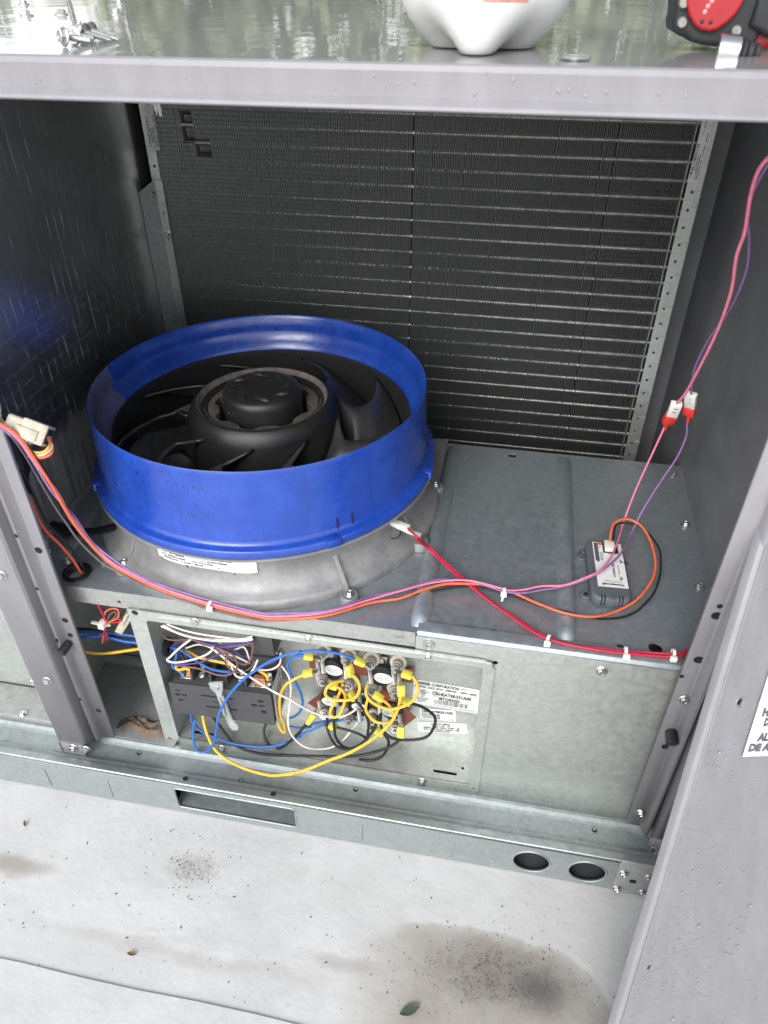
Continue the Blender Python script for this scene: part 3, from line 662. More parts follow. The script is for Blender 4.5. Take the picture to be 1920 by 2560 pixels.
# ================================================================== SUPPLY FAN
fan = thing('supply_fan', (FC.x, FC.y, 0), 'blue ringed axial supply fan bolted to the galvanized shelf', 'fan')
ZT, ZF = .249, .1065
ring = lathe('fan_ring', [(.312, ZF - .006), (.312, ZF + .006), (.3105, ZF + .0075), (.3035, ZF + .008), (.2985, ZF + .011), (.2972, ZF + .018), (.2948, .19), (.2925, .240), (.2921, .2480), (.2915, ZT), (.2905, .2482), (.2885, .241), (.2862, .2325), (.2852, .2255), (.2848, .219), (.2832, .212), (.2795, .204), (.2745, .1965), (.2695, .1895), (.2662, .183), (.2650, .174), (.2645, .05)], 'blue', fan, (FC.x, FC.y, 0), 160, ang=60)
def lug_blk(ang, name, m, r0, r1, z0, z1, wd, par):
    W = Matrix.Translation((FC.x, FC.y, 0)) @ Matrix.Rotation(ang, 4, 'Z'); return box(name, (r0, -wd, z0), (r1, wd, z1), m, par, .0022, 2, W)
for px, py in ((832, 1360), (241, 1221), (1070, 1190)):
    q = U(px, py, z=.1); lug_blk(math.atan2(q.y - FC.y, q.x - FC.x), 'ring_tab', 'blue', .300, .3165, ZF - .007, ZF + .009, .012, ring)
q = U(870, 1312, z=.128); a = math.atan2(q.y - FC.y, q.x - FC.x)
for da, wd in ((-.045, .0016), (.045, .0016)): lug_blk(a + da, 'ring_slot', 'void', .290, .2990, .118, .140, wd, ring)  # dark blocks paint the shade of two notches in the ring wall
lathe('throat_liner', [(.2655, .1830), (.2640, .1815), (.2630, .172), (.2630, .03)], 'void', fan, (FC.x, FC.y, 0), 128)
# seam groove between ring flange and casting
cast = lathe('motor_casting', [(.255, .0), (.255, .098), (.300, .0985), (.3125, .0975), (.3125, .0935), (.3060, .0900), (.2990, .086), (.2945, .076), (.2925, .060), (.2935, .046), (.2985, .032), (.3085, .0215), (.3190, .0175), (.3230, .0140), (.3245, .0060), (.3245, .0005)], 'cast', fan, (FC.x, FC.y, 0), 128, ang=50)
pl = sheet('casting_plate', [(.262, .566), (.262, .29), (.254, .22), (.22, .14), (.15, .10), (.1, .3), (.1, .566)], [], frame((0, 0, .0035), (1, 0, 0), (0, 1, 0)), 'cast', fan, .006, .0008)
def gusset(ang, r0, r1, z1, th=.0035, lug=True):
    W = Matrix.Translation((FC.x, FC.y, 0)) @ Matrix.Rotation(ang, 4, 'Z')
    bm = bmesh.new(); P = [(r0, .012), (r1, .012), (r1 - .004, .018), (r0 + .004, z1), (r0, z1)]
    A = [bm.verts.new((x, -th, z)) for x, z in P]; B = [bm.verts.new((x, th, z)) for x, z in P]
    bm.faces.new(A); bm.faces.new(B[::-1])
    for i in range(5): bm.faces.new((A[i], B[i], B[(i + 1) % 5], A[(i + 1) % 5]))
    bmesh.ops.bevel(bm, geom=bm.edges[:], offset=.0012, segments=1, affect='EDGES')
    g = bmobj('gusset', bm, 'cast', cast, False, W=W)
    if lug:
        lathe('bolt_lug', [(0, .016), (.0135, .016), (.0155, .014), (.0175, .001)], 'cast', cast, n=24, W=W @ Matrix.Translation((r1 + .004, 0, 0)))
        screw(W @ Vector((r1 + .004, 0, .016)), (0, 0, 1), cast, .95)
for px, py in ((874, 1488), (1050, 1352), (1073, 1216), (330, 1400)):
    q = U(px, py, z=.014); d = Vector((q.x - FC.x, q.y - FC.y, 0)); gusset(math.atan2(d.y, d.x), .285, max(.315, d.length - .004), .066)
q = U(405, 1392, z=.05)
for da in (-.03, .03): gusset(R_(-118) + da, .288, .318, .024, .002, False)
# pressed boss marks on the casting
for a in (-100, -84, -150): lug_blk(R_(a), 'casting_rib', 'cast', .2925, .2950, .050, .088, .0012, cast)
# impeller
imp = lathe('impeller_hub', [(.139, .035), (.1385, .120), (.1375, .165), (.1350, .186), (.1295, .2020), (.1215, .2115), (.1165, .2145), (.1150, .2140), (.1140, .2095), (.1100, .2045), (.1000, .2035), (.0985, .2000), (.0985, .12)], 'black_hub', fan, (FC.x, FC.y, 0), 96, ang=50)
M['dust'] = mat('dust_ring', (.17, .145, .12), .8, 0, .35, 70, var_col=(.06, .055, .05))
lathe('dust_rim', [(.1160, .2148), (.1150, .2146), (.1125, .2085), (.1100, .2055)], 'dust', imp, (FC.x, FC.y, 0), 96)
# scalloped tan rotor plate
V = []; F = []; n = 160
for i in range(n):
    a = 2 * math.pi * i / n; rI = .0835 + .0055 * math.tanh(2.2 * math.cos(8 * a))
    for r, z in ((.0985, .2005), (rI + .003, .2005), (rI, .1985), (rI, .150)): V.append((FC.x + r * math.cos(a), FC.y + r * math.sin(a), z))
for i in range(n):
    j = (i + 1) % n
    for k in range(3): F.append((i * 4 + k, j * 4 + k, j * 4 + k + 1, i * 4 + k + 1))
M['tan'] = mat('tan_rotor_plate', (.20, .175, .14), .42, .6, .3, 40)
obj('rotor_plate', V, F, 'tan', imp, True, 40)
can = lathe('motor_can', [(0, .2350), (.040, .2352), (.058, .2345), (.0655, .2320), (.0695, .2265), (.0705, .218), (.0705, .12)], 'black_hub', fan, (FC.x, FC.y, 0), 72, ang=50)
for i in range(8):
    a = R_(45 * i + 10); W = Matrix.Translation((FC.x, FC.y, 0)) @ Matrix.Rotation(a, 4, 'Z') @ Matrix.Translation((.043, 0, .2352)) @ Matrix.Rotation(R_(62), 4, 'Z')
    lathe('vent_hole', [(0, -.0002), (.0042, -.0001), (.0052, .0008), (.0063, .0)], 'void', can, n=14, W=W @ Matrix.Diagonal((1.3, .9, 1, 1)))
    lathe('vent_scoop', [(0, .0046), (.004, .0038), (.0068, .0016), (.0085, 0)], 'black_hub', can, n=14, W=W @ Matrix.Translation((.0125, .001, -.0004)) @ Matrix.Diagonal((1.7, .7, 1, 1)))
for i in range(5):
    a = R_(-128 + 7.5 * i); W = Matrix.Translation((FC.x, FC.y, 0)) @ Matrix.Rotation(a, 4, 'Z') @ Matrix.Translation((.0706, 0, .2075)) @ Matrix.Rotation(R_(90), 4, 'Y')
    lathe('stamp_ring', [(.0028, 0), (.0032, .0008), (.0040, .0008), (.0044, 0)], 'black', can, n=16, W=W)
lathe('well_floor', [(.0705, .150), (.0985, .150)], 'void', imp, (FC.x, FC.y, 0), 48)
# raised lettering on the hub face
def hubtext(s, a0, a1, r0, h):
    tv, tf = text_geo(s, True); x0 = min(v[0] for v in tv); x1 = max(v[0] for v in tv); V = []
    for x, y in tv:
        a = R_(a0 + (a1 - a0) * (x - x0) / (x1 - x0)); r = r0 + y / .73 * h; V.append((FC.x + r * math.cos(a), FC.y + r * math.sin(a), .2052 + .0002))
    obj('raised_lettering', V, tf, 'cont', imp)
hubtext('>PA6-GF30<', 205, 250, .1015, .0055); hubtext('>PA6<', -20, 15, .1015, .0055)
# nine swept blades
NB = 9; nu, nv = 16, 14
def blade_mesh():
    V = []; F = []
    for iu in range(nu + 1):
        u = iu / nu; r = .1365 + (.2610 - .1365) * u
        lead = R_(float(np.interp(u, (0, .1, .25, .5, .74, 1), (0, -10, -18, -12, -2, 10)))); ch = R_(46 + 4 * u)
        zl = float(np.interp(u, (0, .12, .28, .6, 1), (.192, .181, .172, .169, .169))); zt = .072
        for iv in range(nv + 1):
            v = iv / nv; a = lead - ch * (v ** .9); z = zl + (zt - zl) * (v ** 1.15) - .012 * math.sin(math.pi * v)
            if v < .15: z -= .003 * (1 - v / .15) ** 2
            V.append((r * math.cos(a), r * math.sin(a), z))
    for iu in range(nu):
        for iv in range(nv): a = iu * (nv + 1) + iv; F.append((a, a + nv + 1, a + nv + 2, a + 1))
    me = bpy.data.meshes.new('blade'); me.from_pydata(V, [], F); fill(me, 'blade', True); return me
BM_ = blade_mesh()
for i in range(NB):
    o = bpy.data.objects.new('blade', BM_); link(o, fan, Matrix.Translation((FC.x, FC.y, 0)) @ Matrix.Rotation(R_(-79 + 360 / NB * i), 4, 'Z'))
    md = o.modifiers.new('thick', 'SOLIDIFY'); md.thickness = .0046; md.offset = 0
# guide vanes under the impeller
for i in range(11):
    W = Matrix.Translation((FC.x, FC.y, 0)) @ Matrix.Rotation(R_(360 / 11 * i), 4, 'Z'); V = []; F = []
    for iu in range(6):
        for iv in range(5): V.append((.13 + .13 * iu / 5, .03 * (iv / 4) ** 2, .045 - .08 * iv / 4))
    for iu in range(5):
        for iv in range(4): a = iu * 5 + iv; F.append((a, a + 5, a + 6, a + 1))
    obj('guide_vane', V, F, 'cast', fan, True, W=W)
# paper label wrapped on the casting
a_l = math.atan2(U(478, 1403, z=.07).y - FC.y, U(478, 1403, z=.07).x - FC.x)
aL, aR = R_(-107), R_(-80)
def castmap(p0, p1):
    def f(s, t, o):
        a = R_(-110.5) + (R_(-76.5) - R_(-110.5)) * s; z = .0885 - .030 * t - .001 * math.sin(s * 9); zz = z
        r = .2945 + (.004 if zz > .084 else 0) + (.0012 if zz < .058 else 0) + .0012 + o
        return Vector((FC.x + r * math.cos(a), FC.y + r * math.sin(a), zz))
    return f
sticker('barcode_label', castmap(0, 0), [('b', .05, .06, .78, .36, 60), ('t', 'MODEL:', .06, .50, .12, .07, False, 0), ('t', '48TC002029', .14, .50, .31, .12, True, 0), ('t', 'SERIE', .46, .55, .52, .07, False, 0), ('t', '2239274508', .54, .56, .73, .12, True, 0), ('t', 'PO: 00900126205', .06, .70, .32, .12, True, 0), ('t', 'VAT Prod Plan', .38, .73, .60, .12, True, 0), ('t', '2022/Sep/23', .07, .88, .23, .12, True, 0), ('t', '17.56.48', .26, .90, .37, .12, True, 0), ('t', 'BR102', .41, .90, .50, .12, True, 0), ('t', '6', .64, .90, .66, .12, True, 0)], cast, nx=40, ny=8)
# white blade connector on the fan, right
q0 = U(975, 1302, y=.185); q1 = U(1022, 1323, y=.175)
def bar(name, a, b, wd, ht, m, parent=None, bev=.0008):
    a = Vector(a); b = Vector(b); L = (b - a).length
    W = Matrix.Translation(a) @ (b - a).to_track_quat('X', 'Z').to_matrix().to_4x4(); return box(name, (0, -wd / 2, -ht / 2), (L, wd / 2, ht / 2), m, parent, bev, 2, W)
blade_conn = bar('blade_connector', q0, q1, .013, .009, 'white_pl'); tag(blade_conn, 'white blade connector under the right side of the blue fan ring', 'connector')
bar('spade_tab', q1 + Vector((-.002, -.006, .001)), q1 + Vector((.022, -.010, -.003)), .010, .0022, 'white_pl', blade_conn)
cyl_between('sensor_stud', U(985, 1325, y=.20), U(985, 1325, y=.185) + Vector((0, -.005, 0)), .013, 'black', fan, 18, bev=.002)

# ================================================================== TEMPERATURE SENSOR
sen = thing('temperature_sensor', (.575, .178, 0), 'slate grey temperature sensor with white label lying on the shelf', 'sensor')
SW = Matrix.Translation((.5755, .1830, 0)) @ Matrix.Rotation(R_(2.5), 4, 'Z')
case = sheet('sensor_case', rrect(-.0265, -.0685, .0265, .0690, .010, 6), [], SW @ Matrix.Translation((0, 0, .0112)), 'sensor', sen, .0105, .0055)
for p_ in case.data.polygons: p_.use_smooth = True
case.data.set_sharp_from_angle(angle=R_(50))
sheet('case_seam', rrect(-.0322, -.0742, .0322, .0747, .0155, 6), [rrect(-.03, -.072, .03, .0725, .0135, 6)], SW @ Matrix.Translation((0, 0, .0085)), 'sensor_d', case, .0008)
for x in (-.0165, -.0115, .0115, .0165): box('vent_slot', (x - .0011, -.0746, .007), (x + .0011, -.0635, .0222), 'sensor_d', case, .0004, 1, SW)
box('clip_tab', (-.006, -.0750, .004), (.006, -.063, .0221), 'sensor', case, .001, 2, SW)
for x, y in ((-.0375, .047), (-.0375, -.050)):
    lathe('mount_ear', [(0, .006), (.0085, .006), (.010, .0045), (.010, .0)], 'sensor', case, n=20, W=SW @ Matrix.Translation((x, y, 0)))
lathe('ear_hole', [(0, .0064), (.0035, .0064), (.0042, .006)], 'void', case, n=14, W=SW @ Matrix.Translation((-.0375, -.050, 0)))
def smap(s, t, o): return SW @ Vector((-.0205 + .049 * s, .0690 - .1150 * t, .0223 + o))
sl_items = [('p', [(.04, .02), (.18, .02), (.18, .42), (.04, .44)], 2), ('p', [(.05, .46), (.17, .40), (.17, .46)], 2), ('r', .19, .0, .44, .07, 1), ('r', .23, .10, .26, .14, 0), ('r', .38, .10, .41, .14, 0), ('r', .50, .20, .74, .265, 1)]
for k in range(9): sl_items.append(('r', .21, .24 + .022 * k, .31, .249 + .022 * k, 2))
def rot_txt(s, cs, t_bot, t_top, wd, bold=True):     # text reading upwards along the label
    tv, tf = text_geo(s, bold); x0 = min(v[0] for v in tv); x1 = max(v[0] for v in tv)
    for f in tf: sl_items.append(('p', [(cs + wd / 2 - (tv[i][1] / .73) * -0 - wd + (1 - tv[i][1] / .73) * wd, t_bot + (t_top - t_bot) * (tv[i][0] - x0) / (x1 - x0)) for i in f], 0))
rot_txt('C7250A1001', .60, .78, .46, .07); rot_txt('Temperature', .76, .72, .51, .055, False); rot_txt('RU', .80, .83, .76, .10)
def flip_txt(s, s_r, s_l, t, h, bold=True):          # text upside down as it lies
    tv, tf = text_geo(s, bold); x0 = min(v[0] for v in tv); x1 = max(v[0] for v in tv)
    for f in tf: sl_items.append(('p', [(s_r + (s_l - s_r) * (tv[i][0] - x0) / (x1 - x0), t + tv[i][1] / .73 * h) for i in f], 0))
flip_txt('Honeywell', .86, .16, .925, .042); flip_txt('Golden Valley, MN 55422', .82, .20, .885, .012, False); flip_txt('Assembled in Mexico', .80, .24, .862, .012, False)
sl_items += [('p', [(.86, .36), (.98, .45), (.86, .45)], 2)]
sticker('sensor_label', smap, sl_items, case, nx=2, ny=2)
box('header_well', (-.004, .041, .0214), (.022, .0685, .0231), 'sensor_d', case, .0003, 1, SW)
sp = box('plug', (-.001, .044, .0216), (.016, .068, .030), 'white_pl', None, .001, 2, SW); sp.name = 'sensor_plug'; tag(sp, 'small white plug pushed into the grey temperature sensor', 'connector')

# ================================================================== WIRES
def Q(px, py, y): return U(px, py, y=y)
def onshelf(px, py, z=.004):
    p = U(px, py, z=z); return p
WR = random.Random(31)
def wire(label, colour, r, P, cat='wire', group=None, name=None, n=8):
    P = [Vector(p) for p in P]; P = P[:1] + [p + Vector((WR.gauss(0, .0006), WR.gauss(0, .0006), WR.gauss(0, .0006))) for p in P[1:-1]] + P[-1:]
    o = tube(name or colour + '_wire', P, r, 'w_' + colour, None, n); tag(o, label, cat, group); return o
def off(P, v): return [Vector(p) + Vector(v) for p in P]
def prof_y(px, ys):
    """pixels with a depth profile spread along the run"""
    d = [0.]
    for a, b in zip(px[:-1], px[1:]): d.append(d[-1] + math.hypot(b[0] - a[0], b[1] - a[1]))
    return [Q(x, y, float(np.interp(t / d[-1], np.linspace(0, 1, len(ys)), ys))) for (x, y), t in zip(px, d)]
# main harness along the shelf front; left part hangs in front of the foil wall
hang = [(-60, 1030, -.05), (0, 1058, -.045), (45, 1090, -.04), (86, 1149, -.034), (136, 1226, -.028), (181, 1298, -.022), (226, 1359, -.017), (280, 1411, -.017), (343.5, 1447, -.016), (407, 1477, -.016), (475, 1499, -.017), (526, 1515, -.0175), (640, 1542, -.018)]
oh = [Q(*h) for h in hang] + [Q(694, 1547, -.017), Q(810, 1539, -.010)]
orange = oh + [onshelf(x, y, z) for x, y, z in ((926, 1508, .010), (1000, 1496, .012), (1055, 1477, .014), (1111, 1461.5, .016), (1166, 1459, .017), (1222, 1463, .016), (1277, 1480, .014), (1344, 1509, .014), (1410, 1532, .0165), (1477, 1541, .013), (1532, 1532, .008), (1588, 1505, .012), (1627, 1455, .020), (1638, 1410, .026), (1629, 1355, .032), (1602, 1313, .038), (1566, 1298, .042), (1535, 1306, .042), (1527, 1333, .036), (1524, 1362, .026))]
wire('orange wire arching over the shelf into the grey temperature sensor', 'orange', .0022, orange)
bk = [p + Vector((.001, .003, -.005)) for p in oh[:9]] + [p + Vector((.002, .002, -.004)) for p in oh[9:]] + [onshelf(x, y, z) for x, y, z in ((926, 1512, .006), (1055, 1483, .008), (1166, 1466, .010), (1260, 1484, .008), (1344, 1512, .011), (1410, 1528, .0150), (1477, 1545, .009), (1540, 1545, .003), (1590, 1528, .004), (1632, 1488, .008), (1648, 1445, .013), (1652, 1410, .018), (1645, 1370, .024), (1610, 1322, .032), (1566, 1306, .037), (1541, 1314, .038), (1534, 1338, .034), (1531, 1362, .026))]
wire('thin black wire shadowing the orange loop around the temperature sensor', 'black', .0017, bk)
up_ = [p + (Vector((-.003, .001, -.007)) if i < 5 else Vector((.0025, .002, .0095)) if i > 6 else Vector((0, .004, .002))) for i, p in enumerate(oh)]
pur = up_ + [onshelf(x, y, z) for x, y, z in ((926, 1492, .014), (1000, 1474, .016), (1083, 1450, .018), (1139, 1448, .020), (1183, 1454, .020), (1222, 1466, .018), (1266, 1480, .017), (1311, 1481, .016), (1355, 1474, .016), (1410, 1466, .018), (1471, 1445, .030), (1516, 1416, .036), (1555, 1380, .034), (1582, 1327, .030))] + [Q(x, y, yy) for x, y, yy in ((1610, 1272, .312), (1654, 1200, .318), (1693, 1144, .320), (1715, 1094, .318), (1719, 1061, .315), (1719, 1050, .312))]
wire('pale purple wire running from the left bundle up to the right red sleeve', 'purple', .0018, pur)
pk = [p + (Vector((-.001, .001, -.0045)) if i < 4 else Vector((.001, .0005, .0052)) if i > 6 else Vector((.001, .003, .0)))for i, p in enumerate(oh)] + [onshelf(x, y, z) for x, y, z in ((926, 1498, .016), (1000, 1478, .018), (1083, 1455, .020), (1166, 1451, .022), (1244, 1470, .019), (1272, 1476, .018), (1311, 1473, .018), (1355, 1466, .018), (1410, 1463, .020), (1471, 1443, .033), (1500, 1425, .037), (1527, 1394, .036), (1546, 1344, .034))] + [Q(x, y, yy) for x, y, yy in ((1560, 1300, .305), (1588, 1222, .316), (1627, 1144, .320), (1654, 1089, .318), (1662, 1066, .316))]
wire('pink wire running from the left bundle up to the left red sleeve', 'pink', .0019, pk)
gy = [Q(x, y, yy) for x, y, yy in ((-40, 1050, -.045), (20, 1085, -.035), (60, 1135, -.02), (90, 1185, -.01), (136, 1262, .0), (167, 1311, .005), (199, 1352, .008), (249, 1402, .008), (294, 1429, .004), (343, 1452, -.010), (407, 1483, -.014), (475, 1506, -.015), (526, 1523, -.016))] + [oh[12] + Vector((0, 0, -.005)), oh[13] + Vector((0, .003, -.004))]
wire('dull grey brown wire sagging beside the orange bundle at the left post', 'grey', .0019, gy)
br = [p + Vector((-.002, .002, -.0062)) for p in oh[3:]]
wire('dark brown wire at the underside of the bundle along the shelf edge', 'brown', .0017, br)
# sleeves on the right
def sleeve(a, b, c, d, lab, lab2):
    s = thing('wire_splice', (a + c) / 2, lab, 'connector')
    bar('white_housing', a, b, .017, .010, 'white_pl', s, .0008); t = (b - a).normalized()
    for k in (.35, .62): bar('housing_notch', a + t * (b - a).length * k + Vector((-.003, -.0056, .001)), a + t * (b - a).length * k + Vector((.004, -.0056, 0)), .0012, .0016, 'ink_grey', s, 0)
    bar('red_sleeve', b - t * .002, c, .0185, .0125, 'rterm', s, .002); cyl_between('crimp_neck', c, d, .0036, 'rterm', s, 12, .0026)
sleeve(Q(1692, 1008, .290), Q(1679, 1039, .305), Q(1668, 1057, .312), Q(1662, 1074, .318), 'white splice with red sleeve joining the pink wires, left of two', '')
sleeve(Q(1728, 985, .288), Q(1725, 1017, .303), Q(1723, 1036, .308), Q(1719, 1056, .313), 'white splice with red sleeve joining the purple wires, right of two', '')
pk2 = [Q(x, y, yy) for x, y, yy in ((1692, 1009, .29), (1715, 980, .27), (1744, 926, .24), (1788, 833, .20), (1827, 730, .16), (1841, 640, .13), (1863, 579, .11), (1875, 486, .08), (1898, 422, .06), (1935, 380, .05))]
wire('bright pink wire hanging down the right side to the left splice', 'pink', .0023, pk2)
pu2 = [Q(x, y, yy) for x, y, yy in ((1728, 987, .288), (1736, 926, .27), (1771, 850, .24), (1823, 775, .20), (1863, 683, .16), (1877, 602, .13), (1875, 521, .10), (1898, 451, .08), (1935, 390, .07))]
wire('thin purple wire hanging down the right side to the right splice', 'purple', .0016, pu2)
# red pair from the fan connector to the right post
rd = [Q(1019, 1321, .172), Q(1045, 1342, .15)] + [onshelf(x, y, z) for x, y, z in ((1072, 1366, .030), (1127, 1416, .020), (1183, 1466, .012), (1233, 1505, .009), (1294, 1546, .007), (1344, 1580, .007), (1388, 1599, .007), (1444, 1613, .008), (1499, 1621, .009), (1555, 1627, .009), (1610, 1630, .009), (1665, 1635, .010), (1699, 1634, .012), (1740, 1612, .016), (1765, 1600, .018))]
wire('crimson wire from the white fan connector, upper of the red pair', 'red', .0019, rd)
wire('crimson wire running to the right post, lower of the red pair', 'red', .0019, [p + Vector((-.002, -.0045, .0015 if 3 < i < 12 else -.001)) for i, p in enumerate(rd)][1:])
# wires at the grommet and behind the left post
og = [Q(40, 1180, -.01), Q(52, 1205, -.008), Q(81, 1262, .0), Q(108, 1316, .008), Q(149, 1361, .016), Q(181, 1397, .025), U(203, 1432, z=.003), U(208, 1440, z=-.02), U(214, 1450, z=-.05)]
wire('orange wire dropping into the black grommet ring on the shelf', 'orange', .0024, og); wire('black wire dropping into the black grommet beside the orange one', 'black', .0022, off(og, (.004, .006, .002)))
for k, (lab) in enumerate(('black cable looping at the foot of the foil wall, inner turn', 'black cable looping at the foot of the foil wall, middle turn', 'black cable looping at the foot of the foil wall, outer turn')):
    e = k * 7
    wire(lab, 'black', .0042, [U(40 + e, 1100, y=.05), U(62 + e, 1160, y=.08), U(70 - e, 1215, y=.10), U(85 - e * .6, 1268 + e * .4, z=.03), U(118, 1298 + e, z=.012), U(165, 1318 + e * .9, z=.010), U(225, 1325 + e * .6, z=.014), U(290, 1312 + e * .7, z=.030), U(345, 1300 + e * .5, z=.045)], 'cable', 'black cables behind the left post')
# multi pin connector with its wires
plug = thing('multi_pin_plug', Q(76, 1074, -.02), 'dirty cream multi pin plug hanging by the foil wall', 'connector')
A, B = Q(22, 1057, -.018), Q(126, 1096, -.012); ax = (B - A).normalized(); upv = Vector((0, -.75, .65)); PW = frame(A, ax, upv); L = (B - A).length
box('plug_shell', (0, -.021, -.014), (L * .42, .019, .012), 'cream', plug, .004, 3, PW)
box('plug_socket', (L * .36, -.020, -.016), (L * .96, .020, .014), 'cream', plug, .0025, 2, PW)
box('plug_latch', (L * .25, .013, -.004), (L * .80, .0225, .013), 'cream', plug, .003, 2, PW)
box('plug_latch', (L * .36, -.0235, .002), (L * .62, -.006, .0185), 'cream', plug, .002, 2, PW)
box('latch_bar', (L * .50, -.022, .0165), (L * .54, .006, .0205), 'cream', plug, .001, 2, PW)
box('plug_key', (L * .10, .004, .0105), (L * .44, .014, .0150), 'cream', plug, .0015, 2, PW)
box('plug_mouth', (L * .945, -.016, -.012), (L * .965, .016, .010), 'cont_d', plug, 0, 2, PW)
for c, dy, w0, lb in (('white', .012, 22, 'white wire entering the cream plug from the left'), ('red', .004, 36, 'red wire entering the cream plug from the left'), ('grey', -.004, 50, 'grey wire entering the cream plug from the left'), ('black', -.011, 64, 'black wire entering the cream plug from the left')):
    wire(lb, c, .0024, [Q(-60, 945 + w0, -.05), Q(-10, 980 + w0 * .85, -.035), PW @ Vector((-.008, dy, 0)), PW @ Vector((.01, dy, 0))])
for c, dy, e, lb in (('yellow', -.008, 0, 'yellow wire looping back under the cream plug'), ('white', .002, 7, 'white wire looping back under the cream plug'), ('orange', .010, 14, 'orange wire looping back under the cream plug')):
    wire(lb, c, .0022, [PW @ Vector((L * .93, dy, -.002)), Q(126 + e * .4, 1105 + e, -.012), Q(118 + e * .5, 1122 + e, -.02), Q(98, 1131 + e, -.026), Q(70, 1128 + e * .8, -.03)])
# ties
def tie(label, P, r, ax_, grp, tail=None, headv=(0, -.006, -.002)):
    t = thing('cable_tie', P, label, 'cable tie'); W = frame(P, Vector(ax_).orthogonal(), Vector(ax_).cross(Vector(ax_).orthogonal()))
    lathe('strap', [(r, -.0022), (r + .0009, -.0022), (r + .0009, .0022), (r, .0022), (r, -.0022)], 'nylon', t, n=20, W=W)
    h = Vector(P) + Vector(headv); box('tie_head', h - Vector((.0050, .003, .0045)), h + Vector((.0050, .003, .0045)), 'nylon', t, .0012)
    if tail: bar('tie_tail', h, h + Vector(tail), .0035, .0012, 'nylon', t, .0003)
    return t
tie('white cable tie round the bundle above the heater plate', Q(527, 1513, -.0172), .0085, (1, -.2, -.15), None)
tie('white cable tie where the wires cross on the shelf', onshelf(1260, 1478, .017), .0055, (1, 0, -.1), None, (-.002, -.012, -.004))
tie('white cable tie with square head, leftmost on the panel edge', onshelf(1371, 1594, .008) + Vector((0, -.003, 0)), .0068, (1, -.3, 0), None, None, (-.002, -.012, .002))
tie('white cable tie with short head, middle on the panel edge', onshelf(1564, 1627, .009), .0060, (1, -.05, 0), None, None, (.001, -.010, -.002))
tie('white cable tie with square head beside the right post', onshelf(1683, 1634, .010), .0068, (1, 0, 0), None, None, (-.001, -.012, .001))
# tied loop and connector in the left bay
c7 = lambda x, y: (x / 3.3525, 1300 + y / 3.3525)
lp = [[(815, 700), (850, 760), (880, 830), (885, 880), (860, 960), (832, 960)], [(880, 860), (875, 790), (900, 750), (950, 740), (995, 760), (985, 810), (930, 850), (885, 880), (870, 960), (857, 1030)], [(890, 870), (920, 800), (960, 760), (975, 800), (930, 850), (890, 880), (885, 950), (880, 1010)], [(895, 860), (960, 830), (1010, 830), (1000, 855), (900, 880), (905, 960), (900, 1005)]]
for k, (P, cc, lb) in enumerate(zip(lp, ('red', 'orange', 'brown', 'red'), ('dark red wire coming down through the lip above the tied loop', 'orange wire forming the tied loop in the left bay', 'brown wire inside the tied loop in the left bay', 'dark red wire end beside the tied loop connector'))):
    wire(lb, cc, .0017, [Q(*c7(x, y), .012 + .002 * k) for x, y in P])
t = thing('cable_tie', Q(*c7(860, 872), .006), 'white cable tie cinching the folded loop in the left bay', 'cable tie')
bar('tie_head', Q(*c7(835, 868), .008), Q(*c7(885, 878), .008), .016, .012, 'nylon', t, .001); bar('tie_tail', Q(*c7(838, 870), .004), Q(*c7(765, 855), .002), .007, .0015, 'nylon', t, .0003); bar('strap', Q(*c7(882, 878), .010), Q(*c7(925, 878), .014), .008, .0015, 'nylon', t, .0003)
pc = bar('bay_connector', Q(*c7(1090, 780), .03), Q(*c7(1000, 925), .025), .016, .014, 'cream', None, .0015); tag(pc, 'grey white connector behind the tied loop in the left bay', 'connector')
bar('connector_latch', Q(*c7(1075, 775), .022), Q(*c7(1020, 870), .018), .008, .004, 'cream', pc, .0008)
def run(label, col, r, px, ys, term=None, conv=lambda x, y: (x, y), **k):
    o = wire(label, col, r, prof_y([conv(x, y) for x, y in px], ys), **k); return o
run('yellow cable crossing the left bay to the heater box', 'yellow', .0030, [(560, 1060), (690, 1100), (820, 1120), (950, 1110), (1180, 1075), (1300, 1060)], (-.005, .02, .03), conv=c7)
run('blue cable crossing the left bay, lower of two', 'blue', .0030, [(560, 1010), (680, 985), (800, 975), (930, 985), (1050, 1015), (1180, 1030), (1300, 1040)], (.0, .03, .04), conv=c7)
run('dark blue cable crossing the left bay, upper of two', 'blue', .0034, [(560, 935), (700, 940), (900, 945), (1050, 965), (1170, 975), (1300, 980)], (.02, .04, .05), conv=c7)
run('black cable behind the blue ones in the left bay', 'black', .0030, [(560, 905), (800, 925), (1000, 1000), (1190, 1110), (1300, 1150)], (.04, .05, .05), conv=c7)
run('tan wire at the top of the left bay', 'yellow', .0012, [(560, 910), (700, 905), (850, 915), (1000, 945)], (.05, .06), conv=c7)

